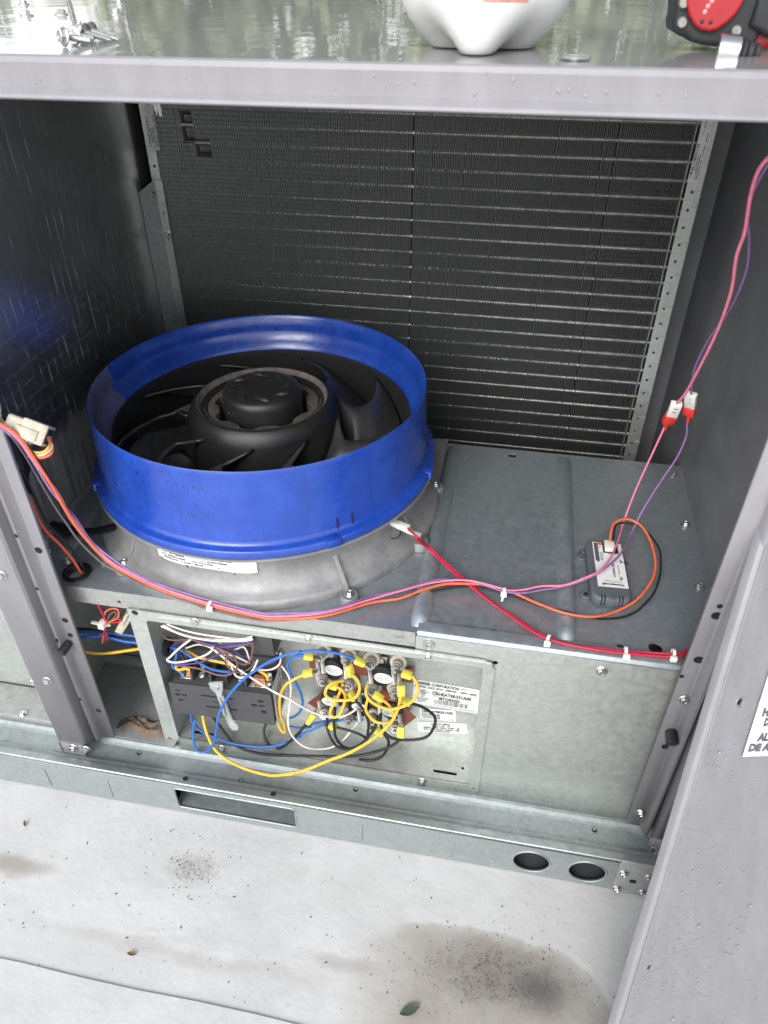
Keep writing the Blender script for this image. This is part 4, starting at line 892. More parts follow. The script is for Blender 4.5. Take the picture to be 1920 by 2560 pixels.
# ================================================================== ELECTRIC HEATER in the recess
heat = thing('electric_heater', (.17, YB, -.25), 'electric heater terminal group with ceramic insulators in the open recess', 'heater')
cB = lambda x, y: (720 + x / 4.1475, 1580 + y / 4.1475); cA = lambda x, y: (400 + x / 4.1475, 1560 + y / 4.1475)
def flat(name, pxs, y, m, parent, th=.0012):
    P = [U(*cB(*p), y=y) for p in pxs]; return sheet(name, [(p.x, p.z) for p in P], [], frontplane(y), m, parent, th)
flat('mica_plate', [(215, 270), (640, 300), (840, 335), (850, 455), (560, 420), (228, 372)], .070, 'mica', heat)
flat('mica_plate', [(1140, 375), (1305, 385), (1292, 527), (1130, 500)], .070, 'mica', heat)
flat('mica_plate', [(205, 735), (400, 590), (560, 610), (700, 570), (740, 620), (560, 760), (300, 795)], .066, 'mica', heat)
flat('mica_plate', [(930, 540), (1190, 765), (1330, 885), (1205, 978), (1150, 930), (1020, 800), (900, 640)], .066, 'mica', heat)
def insul(tx, ty, sx, sy, r=.0152, y0=.078, y1=.040, y2=.020):
    a = U(*cB(tx, ty), y=y0 - .020); b = U(*cB(sx, sy), y=y2); ax_ = (b - a).normalized()
    t1 = (y1 - a.y) / (b.y - a.y); m_ = a + (b - a) * t1
    i = cyl_between('insulator', a - ax_ * .02, a + (m_ - a) * .35, r, 'ceramic', heat, 24, bev=.002)
    cyl_between('insulator_neck', a + (m_ - a) * .3, m_, r * .62, 'ceramic', i, 20, bev=.001)
    cyl_between('stud', m_, b, .0030, 'steel_dk', i, 10, bev=.0006)
    for k, s in ((.05, .0082), (.42, .0072)):
        p = m_ + (b - m_) * k; cyl_between('nut', p, p + ax_ * .0045, s, 'steel_dk', i, 6, bev=.0004)
    p = m_ + (b - m_) * .30; cyl_between('lock_washer', p, p + ax_ * .0016, .0092, 'steel_dk', i, 18)
    return b
for a in ((365, 185, 318, 300), (630, 225, 585, 340), (870, 270, 838, 385), (1148, 305, 1105, 420), (370, 450, 345, 555), (645, 510, 603, 600), (890, 555, 868, 650), (1112, 570, 1098, 685), (395, 815, 360, 880), (635, 840, 622, 965), (878, 870, 858, 960), (1112, 960, 1100, 1045)): insul(*a)
def thermo(cx, cy, ox, oy, s=1.):
    c = U(*cB(cx, cy), y=.072); d = Vector((0, -1, .10)).normalized()
    t = cyl_between('thermostat', c, c + d * .018, .0235 * s, 'cont_d', heat, 28, bev=.002)
    box('thermostat_ear', c + Vector((-.006, -.003, .018 * s)), c + Vector((.010, 0, .036 * s)), 'screw', t, .0008)
    e = c + Vector((0, -.004, .030 * s)); cyl_between('ear_screw', e, e + d * .004, .0055, 'screw', t, 14, bev=.0008)
    f = U(*cB(ox, oy), y=.072 - .0185); W = frame(f, (1, 0, -.12), (0, .12, 1))
    P = circ(0, 0, .0172 * s, 28, .0118 * s); V = [W @ Vector((x, y, .0)) for x, y in P]
    fm = lambda s_, t_, o_: W @ Vector(((s_ - .5) * .0344 * s, (.5 - t_) * .0236 * s, o_))
    lines = [('t', 'UL', .30, .28, .38, .09, True, 0), ('t', '60T13', .44, .29, .62, .09, False, 0), ('t', 'L150-20F', .24, .46, .72, .09, False, 0), ('t', '600301127', .20, .62, .78, .09, False, 0), ('t', '2139', .36, .78, .58, .09, False, 0)]
    Vv = [fm(.5 + x, .5 + y, 0) for x, y in circ(0, 0, .5, 28)]
    o = obj('thermostat_label', Vv, [tuple(range(28))], 'paper', t)
    tmp = sticker('print', fm, lines, t, nx=1, ny=1); me = tmp.data
    bmx = bmesh.new(); bmx.from_mesh(me); bmesh.ops.delete(bmx, geom=[f_ for f_ in bmx.faces if f_.material_index == 0], context='FACES'); bmx.to_mesh(me); bmx.free(); tmp.name = 'thermostat_print'
    return t
thermo(462, 335, 470, 400); thermo(975, 395, 985, 482); thermo(470, 640, 432, 725, .9); thermo(745, 735, 738, 782, .85); thermo(1090, 760, 1050, 838, .85)
for x, y in ((600, 420), (855, 470), (740, 690), (950, 790), (500, 735), (740, 870), (310, 370), (1160, 520), (330, 790), (1165, 930), (360, 365), (1100, 480)):
    p = U(*cB(x, y), y=.040); bar('spade_blade', p + Vector((-.004, .012, .006)), p + Vector((.003, -.006, -.010)), .0075, .0016, 'steel_dk', heat, .0004)
# rating labels on the recess back
lb = lambda x, y: U(1020 + x / 8.295, 1680 + y / 8.295, y=YB - .0006)
sticker('rating_label', quadmap(lb(130, 150), lb(1492, 372), lb(1442, 868), lb(88, 640), (0, -1, 0)), [('t', 'CARRIER CORPORATION', .02, .155, .69, .115, True, 0), ('t', 'MEXICO', .72, .115, .83, .05, False, 0), ('t', 'RATING: 15.8/21.0KW - 208/240V - 1/3PH - 60HZ', .02, .275, .96, .075, True, 0), ('o', .155, .44, .052, .095, 0), ('t', 'UL', .12, .485, .19, .10, True, 0), ('t', 'c', .075, .47, .09, .05, False, 0), ('t', 'us', .215, .47, .25, .05, False, 0), ('t', 'LISTED', .10, .60, .19, .05, False, 0), ('t', 'AIR', .125, .66, .165, .045, False, 0), ('t', 'CONDITIONING', .06, .73, .245, .045, False, 0), ('t', 'EQUIPMENT', .075, .79, .225, .045, False, 0), ('t', 'ACCESSORY', .075, .85, .225, .045, False, 0), ('t', '96N2', .08, .91, .145, .05, False, 0), ('t', 'MODEL NO.', .29, .36, .42, .035, False, 0), ('t', 'CRHEATER331A00', .29, .50, .885, .125, True, 0), ('t', 'PART NO.', .30, .57, .40, .035, False, 0), ('t', '48TC002020', .39, .665, .715, .11, True, 0), ('b', .33, .68, .84, .86, 46), ('t', 'DOES NOT SILVER CERTIFIED', .32, .935, .69, .035, False, 0), ('t', 'MADE IN MEXICO', .72, .945, .95, .035, False, 0)], heat, corner=.03)
sticker('model_label', quadmap(lb(240, 742), lb(988, 800), lb(988, 1036), lb(258, 950), (0, -1, 0)), [('t', 'MODEL NO.', .05, .12, .28, .07, False, 0), ('t', 'CRHEATER331A00', .05, .36, .92, .20, True, 0), ('t', 'SERIAL NO.', .05, .44, .22, .05, False, 0), ('t', '3121A14045', .05, .66, .56, .18, True, 0), ('t', 'V2131A1404S', .05, .90, .56, .18, True, 0), ('t', 'L', .90, .92, .94, .17, True, 0)], heat, corner=.05)
sticker('warning_label', quadmap(lb(178, 1018), lb(1212, 1070), lb(1250, 1292), lb(222, 1232), (0, -1, 0)), [('t', 'DO NOT USE IN', .29, .24, .66, .13, True, 0), ('t', '50GS / GC * 05', .30, .42, .66, .13, True, 0), ('t', '50HX / 50ES / 549K / 547B * 05', .12, .60, .84, .13, True, 0), ('t', 'RAV / RAH / RAW / RHHW * 048', .12, .78, .83, .13, True, 0), ('t', 'DOWN FLOW', .34, .94, .64, .12, True, 0)], heat, corner=.05)
# contactor block
con = thing('contactor_block', (-.07, .02, -.30), 'charcoal contactor block with slotted front at the left of the recess', 'contactor')
CW = frame((-.1690, -.004, -.2930), (1, 0, .045), (0, .10, 1))
box('contactor_body', (0, 0, -.062), (.193, .075, -.0025), 'cont', con, .002, 2, CW)
slots = [rrect(.056, .049, .118, .054, .0008), rrect(.061, .022, .123, .027, .0008), rrect(.076, .037, .104, .040, .0008), rrect(.006, .055, .018, .058, .0005), rrect(.004, .043, .014, .049, .0005), rrect(.017, .044, .028, .049, .0005), rrect(.008, .030, .018, .035, .0005), rrect(.166, .052, .177, .058, .0005), rrect(.152, .040, .163, .046, .0005), rrect(.166, .041, .178, .046, .0005), rrect(.170, .025, .180, .032, .0005)]
sheet('front_cover', rrect(-.004, -.002, .192, .074, .002), slots, CW @ Matrix.Translation((0, 0, .0005)), 'cont', con, .004, .0004)
box('slot_back', (.002, .004, -.0024), (.188, .070, -.0018), 'cont_d', con, 0, 1, CW)
for x, cc in ((.026, 'copper'), (.160, 'copper'), (.170, 'copper')):
    box('terminal_lug', (x - .007, .075, -.030), (x + .006, .090, -.018), cc, con, .0015, 2, CW); box('terminal_plate', (x - .013, .0745, -.034), (x + .012, .078, -.010), 'screw', con, .0006, 1, CW)
for x in (.052, .128, .015, .182): screw(CW @ Vector((x, .079, -.022)), CW.to_3x3() @ Vector((0, 1, .4)), con, .7, 'terminal_screw'); box('terminal_tab', (x - .004, .074, -.030), (x + .004, .096, -.028), 'screw', con, .0003, 1, CW)
for k, x in enumerate((.038, .075, .105, .142)): box('barrier', (x - .002, .074, -.058), (x + .002, .094, -.008), 'cont', con, .0008, 1, CW)
box('upper_housing', (.010, .078, -.072), (.188, .112, -.050), 'cont', con, .002, 2, CW)
lv = sheet('clear_lever', [(.080, .092), (.106, .098), (.104, .078), (.100, .066), (.112, .004), (.121, -.010), (.120, -.020), (.110, -.022), (.104, -.014), (.090, .070), (.082, .080)], [rrect(.0965, .012, .1035, .062, .002)], CW @ Matrix.Translation((0, 0, .008)), 'clear', con, .0035, .0006)
screw(CW @ Vector((.094, .083, .010)), CW.to_3x3() @ Vector((0, 0, 1)), con, .65, 'lever_screw')
pl_ = sticker('contactor_label', lambda s, t, o: CW @ Vector((.1945 + o, .100 - .095 * t - .012 * s, -.055 + .052 * s)), [('t', 'UL', .15, .2, .3, .06, True, 0), ('r', .15, .3, .8, .33, 2), ('r', .15, .38, .7, .41, 2), ('r', .15, .46, .8, .49, 2), ('r', .15, .54, .6, .57, 2), ('r', .15, .62, .8, .65, 2), ('r', .15, .74, .8, .9, 2)], con, nx=2, ny=2)
rel = thing('relay', (.015, .045, -.12), 'small black cube relay above the contactor at the top of the recess', 'relay')
r0 = U(*cA(955, 310), y=.022); r1 = U(*cA(1190, 335), y=.022); r2 = U(*cA(980, 115), y=.028)
RW = frame(r0, r1 - r0, (0, .06, 1)); wdt = (r1 - r0).length; hgt = (r2 - r0).length * .98
box('relay_case', (0, 0, -.040), (wdt, hgt, 0), 'cont', rel, .0012, 2, RW)
for k in range(6): box('relay_pin', (.004 + .0065 * k, -.011, -.014 - .004 * (k % 2)), (.0075 + .0065 * k, .001, -.012 - .004 * (k % 2)), 'screw', rel, .0002, 1, RW)
box('relay_tab', (wdt + .0, hgt * .62, -.030), (wdt + .010, hgt * .85, -.028), 'screw', rel, .0003, 1, RW)
bush = lathe('conduit_bushing', [(.010, -.006), (.0165, -.006), (.0175, .006), (.0125, .009), (.010, .006)], 'black', None, n=24, W=frame(U(*cA(60, 230), y=.035) , (0, 1, 0), (0, 0, 1))); tag(bush, 'black conduit bushing in the left side of the recess', 'bushing')

# heater wires
def hw(label, col, r, segs, ys, terms=()):
    px = [(cA if s == 'A' else cB)(x, y) for s, L_ in segs for x, y in L_]
    o = wire(label, col, r * .92, prof_y(px, ys))
    for s, x0, y0, x1, y1, d in terms:
        f = cA if s == 'A' else cB; a = U(*f(x0, y0), y=d); b = U(*f(x1, y1), y=d + .002); bar('terminal_sleeve', a, b, .0138, .0092, 'yterm', o, .0022)
        t = (b - a).normalized(); bar('terminal_tongue', b, b + t * .009, .0085, .0016, 'steel_dk', o, .0004)
    return o
hw('blue wire along the recess floor to the lower terminals', 'blue', .0025, [('A', [(320, 915), (330, 1000), (400, 1090), (480, 1140), (600, 1190), (760, 1235), (950, 1270), (1130, 1275), (1300, 1235), (1450, 1165)]), ('B', [(130, 1060), (260, 1010), (400, 955), (560, 920), (780, 905)])], (.02, -.005, 0., .01, .03, .05))
hw('blue wire with a hanging U loop rising to the top terminals', 'blue', .0027, [('A', [(365, 985), (345, 1100), (345, 1200), (370, 1290), (430, 1335), (500, 1310), (560, 1230), (590, 1100), (610, 950), (660, 820), (760, 680), (880, 560), (1030, 450), (1150, 380), (1300, 315), (1450, 285)]), ('B', [(100, 215), (250, 200), (400, 205), (550, 232), (690, 285)])], (.005, -.03, -.035, -.02, -.012, .0, .012), [('B', 690, 285, 800, 330, .013)])
hw('blue wire bowing down from the top left terminal', 'blue', .0026, [('B', [(175, 243), (90, 250), (20, 290), (0, 350), (30, 440), (90, 560), (140, 670), (150, 760), (110, 840), (50, 885), (0, 895)])], (.02, .015, .02, .04), [('B', 165, 243, 265, 258, .021)])
hw('blue wire lying behind the lower terminals', 'blue', .0024, [('A', [(1330, 1055), (1450, 1085), (1560, 1070)]), ('B', [(150, 995), (300, 945), (420, 915), (520, 905)])], (.03, .04, .045))
hw('thick yellow wire sagging out over the recess lip', 'yellow', .0033, [('A', [(440, 925), (460, 1050), (500, 1180), (560, 1290), (680, 1390), (850, 1480), (1050, 1550), (1200, 1568), (1400, 1545)]), ('B', [(0, 1480), (200, 1420), (420, 1340), (620, 1250), (800, 1160), (950, 1050), (1060, 940), (1120, 840), (1150, 740), (1170, 655)])], (.012, -.030, -.058, -.066, -.060, -.040, -.012, .012), [('B', 1172, 660, 1172, 555, .014)])
hw('yellow wire curving from the upper left terminal behind the contactor', 'yellow', .0031, [('B', [(165, 440), (60, 490), (-30, 560), (-80, 660), (-90, 760), (-75, 850), (-50, 940), (-25, 1020), (-45, 1045), (-80, 1000), (-105, 930)])], (.016, .0, .01, .03), [('B', 155, 436, 260, 415, .017)])
hw('yellow jumper circling the left thermostat', 'yellow', .0031, [('B', [(572, 505), (480, 525), (410, 570), (388, 630), (420, 680), (500, 705), (600, 710), (690, 680), (735, 620), (738, 540), (700, 480), (655, 440)])], (.03, .006, -.004, .004, .012), [('B', 655, 450, 628, 345, .013)])
hw('yellow jumper hanging in a narrow loop below the left thermostat', 'yellow', .0030, [('B', [(572, 535), (540, 620), (490, 720), (448, 800), (440, 855), (480, 885), (540, 850), (585, 760), (596, 670), (570, 610), (510, 570)])], (.03, .012, .004, .014, .02), [('B', 515, 572, 420, 545, .022)])
hw('yellow jumper circling the right thermostat', 'yellow', .0031, [('B', [(822, 545), (808, 630), (850, 710), (950, 770), (1060, 795), (1180, 780), (1290, 715), (1340, 620), (1340, 530), (1285, 455)])], (.03, .006, -.006, .0, .012), [('B', 1285, 458, 1178, 425, .013)])
hw('yellow jumper hanging below the right thermostat', 'yellow', .0030, [('B', [(830, 690), (808, 800), (850, 890), (930, 935), (1030, 945), (1085, 910), (1090, 840), (1050, 760), (975, 700)])], (.03, .014, .008, .018), [('B', 985, 705, 885, 640, .020)])
hw('black wire crossing the recess floor to the lower right terminal', 'black', .0029, [('A', [(540, 955), (640, 1090), (760, 1240), (880, 1310), (1050, 1345), (1250, 1360)]), ('B', [(0, 1280), (300, 1290), (600, 1290), (800, 1265), (1000, 1220), (1120, 1150), (1165, 1085)])], (.02, -.006, -.013, -.015, -.010, .012), [('B', 1168, 1088, 1172, 985, .012)])
hw('black wire curling up to the lower left terminal', 'black', .0029, [('A', [(1100, 1025), (1075, 1120), (1110, 1230), (1200, 1290), (1300, 1260), (1420, 1150), (1530, 1020)])], (.04, .01, .005, .02), [('A', 1530, 1020, 1600, 925, .021)])
hw('black jumper in a wide bow under the left thermostat', 'black', .0029, [('B', [(405, 890), (410, 1000), (440, 1100), (510, 1180), (600, 1215), (720, 1190), (830, 1100), (900, 980), (930, 870)])], (.03, .012, .006, .012, .03))
hw('black jumper crossing in front of the lower centre insulator', 'black', .0029, [('B', [(490, 790), (480, 960), (500, 1090), (570, 1185), (680, 1212), (790, 1150), (830, 1040), (830, 920), (780, 800), (690, 700)])], (.03, .016, .010, .016, .028), [('B', 688, 700, 630, 610, .028)])
hw('short black wire from the lower left sleeve', 'black', .0027, [('B', [(505, 988), (650, 1020), (760, 1070), (825, 1115)])], (.026, .018), [('B', 510, 990, 415, 965, .027)])
hw('black wire in a big loop across the rating labels', 'black', .0030, [('B', [(960, 850), (968, 980), (1040, 1080), (1150, 1120), (1300, 1120), (1430, 1085), (1510, 1000), (1522, 900), (1450, 810), (1350, 760), (1250, 738)])], (.03, .016, .02, .035, .02), [('B', 1270, 742, 1165, 690, .022)])
hw('black wire turning at the recess floor below the right terminals', 'black', .0029, [('B', [(1000, 1060), (1040, 1130), (1030, 1220), (960, 1300), (860, 1335), (735, 1320)])], (.02, .01, .005), [('B', 985, 1060, 900, 1010, .022)])
hw('cream wire slanting from the relay across to the centre thermostat', 'white', .0021, [('A', [(570, 270), (750, 420), (920, 540), (1150, 680), (1330, 770)]), ('B', [(0, 690), (150, 780), (300, 850), (450, 882), (580, 870), (680, 820), (715, 785)])], (.02, -.004, -.012, -.004, .02, .04))
hw('cream wire hanging in a long loop beside the contactor', 'white', .0020, [('A', [(1262, 435), (1330, 540), (1355, 680), (1345, 850), (1330, 1000), (1350, 1120), (1420, 1210)]), ('B', [(200, 1195), (330, 1215), (450, 1195), (560, 1120), (660, 1020), (725, 935)])], (.03, .005, -.003, 0., .02, .04))
TL = [('cream wire arching at the recess top, uppermost', 'white', .0020, [(70, 0), (250, 62), (500, 118), (800, 152), (960, 130)], (.01, .012, .02)), ('cream wire arching at the recess top, second from above', 'white', .0020, [(30, 10), (200, 92), (400, 142), (650, 163), (955, 148)], (.006, .008, .018)), ('cream wire arching at the recess top, third from above', 'white', .0020, [(10, 20), (260, 120), (550, 178), (850, 172), (965, 158)], (.004, .004, .016)),
      ('cream wire bent into a pointed loop over the contactor', 'white', .0020, [(320, 160), (200, 250), (100, 340), (68, 382), (150, 400), (300, 380), (450, 335), (530, 285), (552, 238)], (.0, -.012, -.006)), ('cream wire dropping from the relay pins and turning back', 'white', .0020, [(1015, 368), (970, 470), (920, 530), (850, 552), (780, 530), (742, 440)], (.01, -.006, -.002)), ('cream wire at the right corner of the contactor', 'white', .0019, [(1250, 300), (1240, 400), (1190, 460), (1100, 480), (1000, 465)], (.03, .012)), ('cream wire curving behind the blue wire at the upper left', 'white', .0018, [(270, 250), (400, 215), (520, 240), (620, 310), (760, 330), (930, 405)], (.03, .01)), ('cream wire slanting behind the purple ones', 'white', .0018, [(600, 180), (750, 260), (870, 240), (930, 370)], (.03, .02)),
      ('violet wire sweeping from the bushing to the relay', 'violet', .0018, [(95, 300), (170, 200), (350, 158), (500, 195), (700, 210), (955, 165)], (.03, .01, .016)), ('violet wire arching below the cream wires', 'violet', .0018, [(90, 40), (300, 140), (550, 225), (750, 225), (960, 180)], (.008, .004, .016)), ('violet wire under the pointed cream loop', 'violet', .0018, [(80, 398), (250, 416), (430, 390), (560, 335), (640, 300)], (-.006, -.004, .01)), ('violet wire crossing behind the relay pins', 'violet', .0018, [(700, 240), (850, 330), (960, 420), (1080, 420), (1180, 400), (1260, 330)], (.02, .02)),
      ('brown wire curled at the left end of the recess', 'brown', .0018, [(40, 35), (20, 90), (60, 145), (140, 165), (240, 160), (420, 165)], (.02, .02)), ('brown wire arching lowest towards the relay', 'brown', .0019, [(110, 340), (200, 260), (300, 160), (450, 210), (600, 240), (750, 235), (955, 200)], (.0, .004, .016)), ('brown wire looping over the contactor front', 'brown', .0019, [(150, 425), (400, 470), (600, 525), (730, 520), (798, 440), (760, 330), (650, 270), (560, 235)], (-.004, -.012, .0)), ('brown wire looping down to the relay side', 'brown', .0019, [(570, 240), (680, 320), (850, 425), (935, 375), (960, 280), (965, 190)], (.006, .0, .012)), ('brown wire turning under the relay pins', 'brown', .0019, [(985, 375), (930, 460), (830, 500), (740, 480), (680, 395), (700, 330), (600, 260)], (.01, -.004, .006)), ('brown wire at the far side of the relay', 'brown', .0018, [(1250, 250), (1295, 330), (1260, 430), (1150, 470), (1020, 450)], (.05, .02)),
      ('blue wire crossing into the contactor from the upper left', 'blue', .0028, [(110, 240), (220, 275), (320, 345), (420, 415), (520, 465), (620, 490), (735, 500)], (.03, .006, .0)), ('short blue wire bent down at the bushing', 'blue', .0028, [(120, 220), (165, 300), (160, 370), (125, 430), (180, 470), (240, 520)], (.035, .01)), ('yellow wire crossing behind the brown loops', 'yellow', .0031, [(200, 265), (300, 290), (400, 345), (520, 375), (650, 402), (760, 430)], (.035, .012, .01)), ('short yellow bend at the left contactor terminal', 'yellow', .0031, [(165, 425), (170, 470), (210, 480), (260, 460), (310, 475)], (.01, .012)), ('short yellow bend at the right contactor terminal', 'yellow', .0031, [(1000, 460), (1060, 495), (1105, 530), (1118, 580)], (.02, .008)), ('black wire bent in front of the bushing', 'black', .0026, [(200, 290), (250, 370), (270, 440), (255, 540)], (.03, .01))]
for lbl, c, r, P, ys in TL: hw(lbl, c, r, [('A', P)], ys)

# ================================================================== THINGS ON THE LID
# plastic jug, a corner towards the camera
jug = thing('plastic_jug', (.312, .101, LZ1), 'milky white plastic jug standing on the wet lid', 'jug')
V = []; F = []; nA = 96; zs_ = [0, .0015, .006, .014, .024, .034, .042, .048, .056, .07, .10, .14, .17, .19, .205, .214, .218]
sd_ = [.0505, .052, .0565, .065, .0745, .0800, .0815, .0820, .0825, .0825, .0825, .0820, .078, .066, .045, .028, .0265]
ft_ = [.111, .1140, .1150, .1140, .1115, .1080, .1050, .1020, .0990, .0950, .0900, .0860, .080, .066, .045, .028, .0265]
for z, a_, b_ in zip(zs_, sd_, ft_):
    lo = max(0, 1 - z / .060); ex = 2.4 + 2.6 * lo
    for i in range(nA):
        a = 2 * math.pi * i / nA + .0001; d = (math.degrees(a) + 90 + 180) % 360 - 180
        r = a_ / (abs(math.cos(a)) ** ex + abs(math.sin(a)) ** ex) ** (1 / ex); k = math.exp(-(abs(d) / (13 + 26 * min(1, z / .045))) ** 3.2)
        r = r + max(0, b_ - r) * k
        V.append((.312 + r * math.cos(a), .101 + r * math.sin(a), LZ1 + .001 + z))
for j in range(len(zs_) - 1):
    for i in range(nA): F.append((j * nA + i, j * nA + (i + 1) % nA, (j + 1) * nA + (i + 1) % nA, (j + 1) * nA + i))
F.append(tuple(range(nA - 1, -1, -1)))
jb = obj('jug_body', V, F, 'milk', jug, True, 70)
lathe('jug_cap', [(0, .240), (.026, .240), (.029, .237), (.0295, .216), (.027, .214)], 'white_pl', jug, (.312, .101, LZ1), 32)
tube('jug_handle', [(.385, .105, LZ1 + .165), (.404, .105, LZ1 + .14), (.405, .105, LZ1 + .08), (.392, .103, LZ1 + .040)], .008, 'milk', jug, 12)
pq = [U(px_, py_, y=.0) for px_, py_ in ((1205, -12), (1323, -10), (1321, 4), (1207, 3))]
_c = Vector((.312, .101, 0))
def onjug(p, k=.0012):
    bvh = jb
    d = Vector((p.x - CAM.x, p.y - CAM.y, p.z - CAM.z)).normalized(); ok, loc, nn, _ = jb.ray_cast(jb_inv @ CAM, jb_inv.to_3x3() @ d); return (jb_fw @ loc) - d * k if ok else p
jb_fw = WM[jb.name]; jb_inv = jb_fw.inverted()
V = []; F = []
for i in range(9):
    t = i / 8
    for a_, b_ in ((pq[0], pq[1]), (pq[3], pq[2])): V.append(onjug(a_.lerp(b_, t)))
F = [(2 * i, 2 * i + 1, 2 * i + 3, 2 * i + 2) for i in range(8)]
M['redprint'] = mat('faded_red_print', (.55, .20, .15), .5, 0, .4, 300)
obj('faded_print', V, F, 'redprint', jug)
# loose washer
wsh = lathe('washer', [(.0035, .0008), (.0035, .0026), (.0125, .0034), (.0135, .0022), (.0130, .0008), (.0035, .0008)], 'screw', None, U(1438, 150, z=LZ1), 28); tag(wsh, 'single washer lying on the lid right of the jug', 'washer')
# loose screws
def loose(p, d, label, L=.030):
    p = Vector(p); d = Vector(d).normalized(); s = thing('loose_screw', p, label, 'screw', 'screws spilled on the lid')
    link(bpy.data.objects.new('screw_head', SCREW), s, Matrix.Translation(p) @ (-d).to_track_quat('Z', 'Y').to_matrix().to_4x4())
    pr = [(.0022, 0)]
    for k in range(14): pr += [(.0030, L * (k + .5) / 14 * .85), (.0021, L * (k + 1) / 14 * .85)]
    pr += [(.0004, L)]
    lathe('screw_shank', pr, 'screw', s, n=10, W=Matrix.Translation(p) @ d.to_track_quat('Z', 'Y').to_matrix().to_4x4())
lz = LZ1 + .0088
loose(U(196, 98, z=LZ1 + .001) + Vector((0, 0, .006)), (-.1, .05, 1), 'loose screw standing upright in the pile on the lid', .034)
loose(U(162, 92, z=lz), (.5, .8, -.18), 'loose screw at the left end of the pile, head to the camera')
loose(U(186, 88, z=lz), (.2, 1, -.18), 'loose screw just left of the upright one')
loose(U(214, 82, z=lz), (1, -.12, -.2), 'loose screw pointing right in front of the pile', .030)
loose(U(230, 78, z=lz), (1, -.25, -.2), 'loose screw pointing right at the back of the pile', .034)
loose(U(205, 76, z=lz), (.9, .5, -.2), 'loose screw half hidden behind the upright one')
# drill
dr = thing('power_drill', U(1845, 145, z=LZ1), 'red and black power drill resting on the lid corner', 'drill')
yd = .07; k4 = lambda x, y: (1640 + x / 5.925, y / 5.925)
hull = [(370, -260), (368, 60), (365, 220), (330, 330), (335, 410), (395, 450), (480, 440), (560, 535), (700, 575), (900, 605), (1300, 610), (1420, 600), (1500, 430), (1560, 200), (1560, -260)]
hp_ = [U(*k4(*p), y=yd) for p in hull]; HW = frontplane(yd + .03)
sheet('drill_housing', [(p.x, p.z) for p in hp_], [], HW, 'drill_b', dr, .050, .005)
ov = [U(*k4(x, y), y=yd) for x, y in ((480, -200), (490, 60), (520, 190), (590, 320), (680, 390), (790, 412), (880, 390), (1010, 300), (1130, 180), (1210, 60), (1260, -60), (1260, -200))]
sheet('red_cover', [(p.x, p.z) for p in ov], [], frontplane(yd - .0010), 'drill_r', dr, .006, .003)
for x, y in ((1185, 455), (385, 330), (410, 40)):
    p = U(*k4(x, y), y=yd - .001); cyl_between('housing_bolt', p + Vector((0, .004, 0)), p - Vector((0, .004, 0)), .0048, 'steel_dk', dr, 14, bev=.001)
for x, y in ((770, 90), (725, 175), (680, 320), (810, 330), (830, 15)):
    p = U(*k4(x, y), y=yd - .007); lathe('torque_mark', [(0, .0006), (.0013, .0005), (.0020, 0)], 'faded_mark' if y < 200 else 'drill_b', dr, n=12, W=frame(p, (1, 0, 0), (0, 0, 1)))
rb = [U(*k4(x, y), y=yd + .02) for x, y in ((1280, 575), (1430, 330), (1700, 480), (2100, 600), (2100, -260), (1500, -260), (1400, 720))]
sheet('drill_body', [(p.x, p.z) for p in [U(*k4(x, y), y=yd + .02) for x, y in ((1270, 575), (1420, 300), (1600, -250), (2200, -250), (2200, 500), (1660, 590), (1420, 640))]], [], frontplane(yd + .035), 'drill_r', dr, .045, .006)
sheet('drill_grip', [(p.x, p.z) for p in [U(*k4(x, y), y=yd) for x, y in ((1470, 320), (1560, 60), (1620, -250), (2200, -250), (2200, 440), (1700, 470))]], [], frontplane(yd + .008), 'drill_b', dr, .02, .005)
a, b = U(*k4(900, 740), y=.045), U(*k4(1225, 775), y=.043); cyl_between('belt_clip', a, b, .0135, 'chrome', dr, 32, bev=.001)
for x0, x1, rr_ in ((1225, 1300, .0125), (1310, 1420, .0100), (1430, 1520, .0085)):
    cyl_between('chuck_ring', U(*k4(x0, 790), y=.043), U(*k4(x1, 800), y=.043), rr_, 'drill_b', dr, 24, bev=.0015)
# ================================================================== ACCESS PANEL leaning on the right
apT = U(1821, 1600, y=-.115); apB = U(1532, 2560, y=-.372); e = (apT - apB).normalized()
def wdir(deg):
    v = Vector((math.cos(R_(deg)), math.sin(R_(deg)), 0)); v.z = -(e.x * v.x + e.y * v.y) / e.z; return v.normalized()
def scr(p): d = p - CAM; zz = d.dot(_fw); return (960 + FPX * d.dot(_rt) / zz, 1280 - FPX * d.dot(_up) / zz)
def slope(deg):
    v = wdir(deg); n_ = v.cross(e); d = _fw + _rt * ((1855 - 960) / FPX) - _up * ((1891 - 1280) / FPX); X_ = CAM + d * ((apB - CAM).dot(n_) / d.dot(n_)); a_, b_ = scr(X_), scr(X_ + v * .05); return (b_[1] - a_[1]) / (b_[0] - a_[0])
lo_, hi_ = 0., 40.
for _ in range(30):
    md_ = (lo_ + hi_) / 2
    if slope(md_) > -.03: lo_ = md_
    else: hi_ = md_
wv = wdir(lo_); nv_ = wv.cross(e)   # nv_ faces the photographer
if nv_.y > 0: nv_ = -nv_
PWm = Matrix((wv, e, wv.cross(e))).transposed().to_4x4(); PWm.translation = apB
ap = thing('access_panel', apB, 'removed grey access panel beaded with rain leaning at the right', 'panel')
sN = -1 if (wv.cross(e)).dot(nv_) < 0 else 1
def pu(px, py, o=0.):       # point of the picture on the panel face -> panel coordinates
    d = _fw + _rt * ((px - 960) / FPX) - _up * ((py - 1280) / FPX); t = (apB - CAM).dot(nv_) / d.dot(nv_); p = CAM + d * t - apB; return (p.dot(wv), p.dot(e))
tg = (GZ - apB.z) / e.z; sl_ = -wv.z / e.z
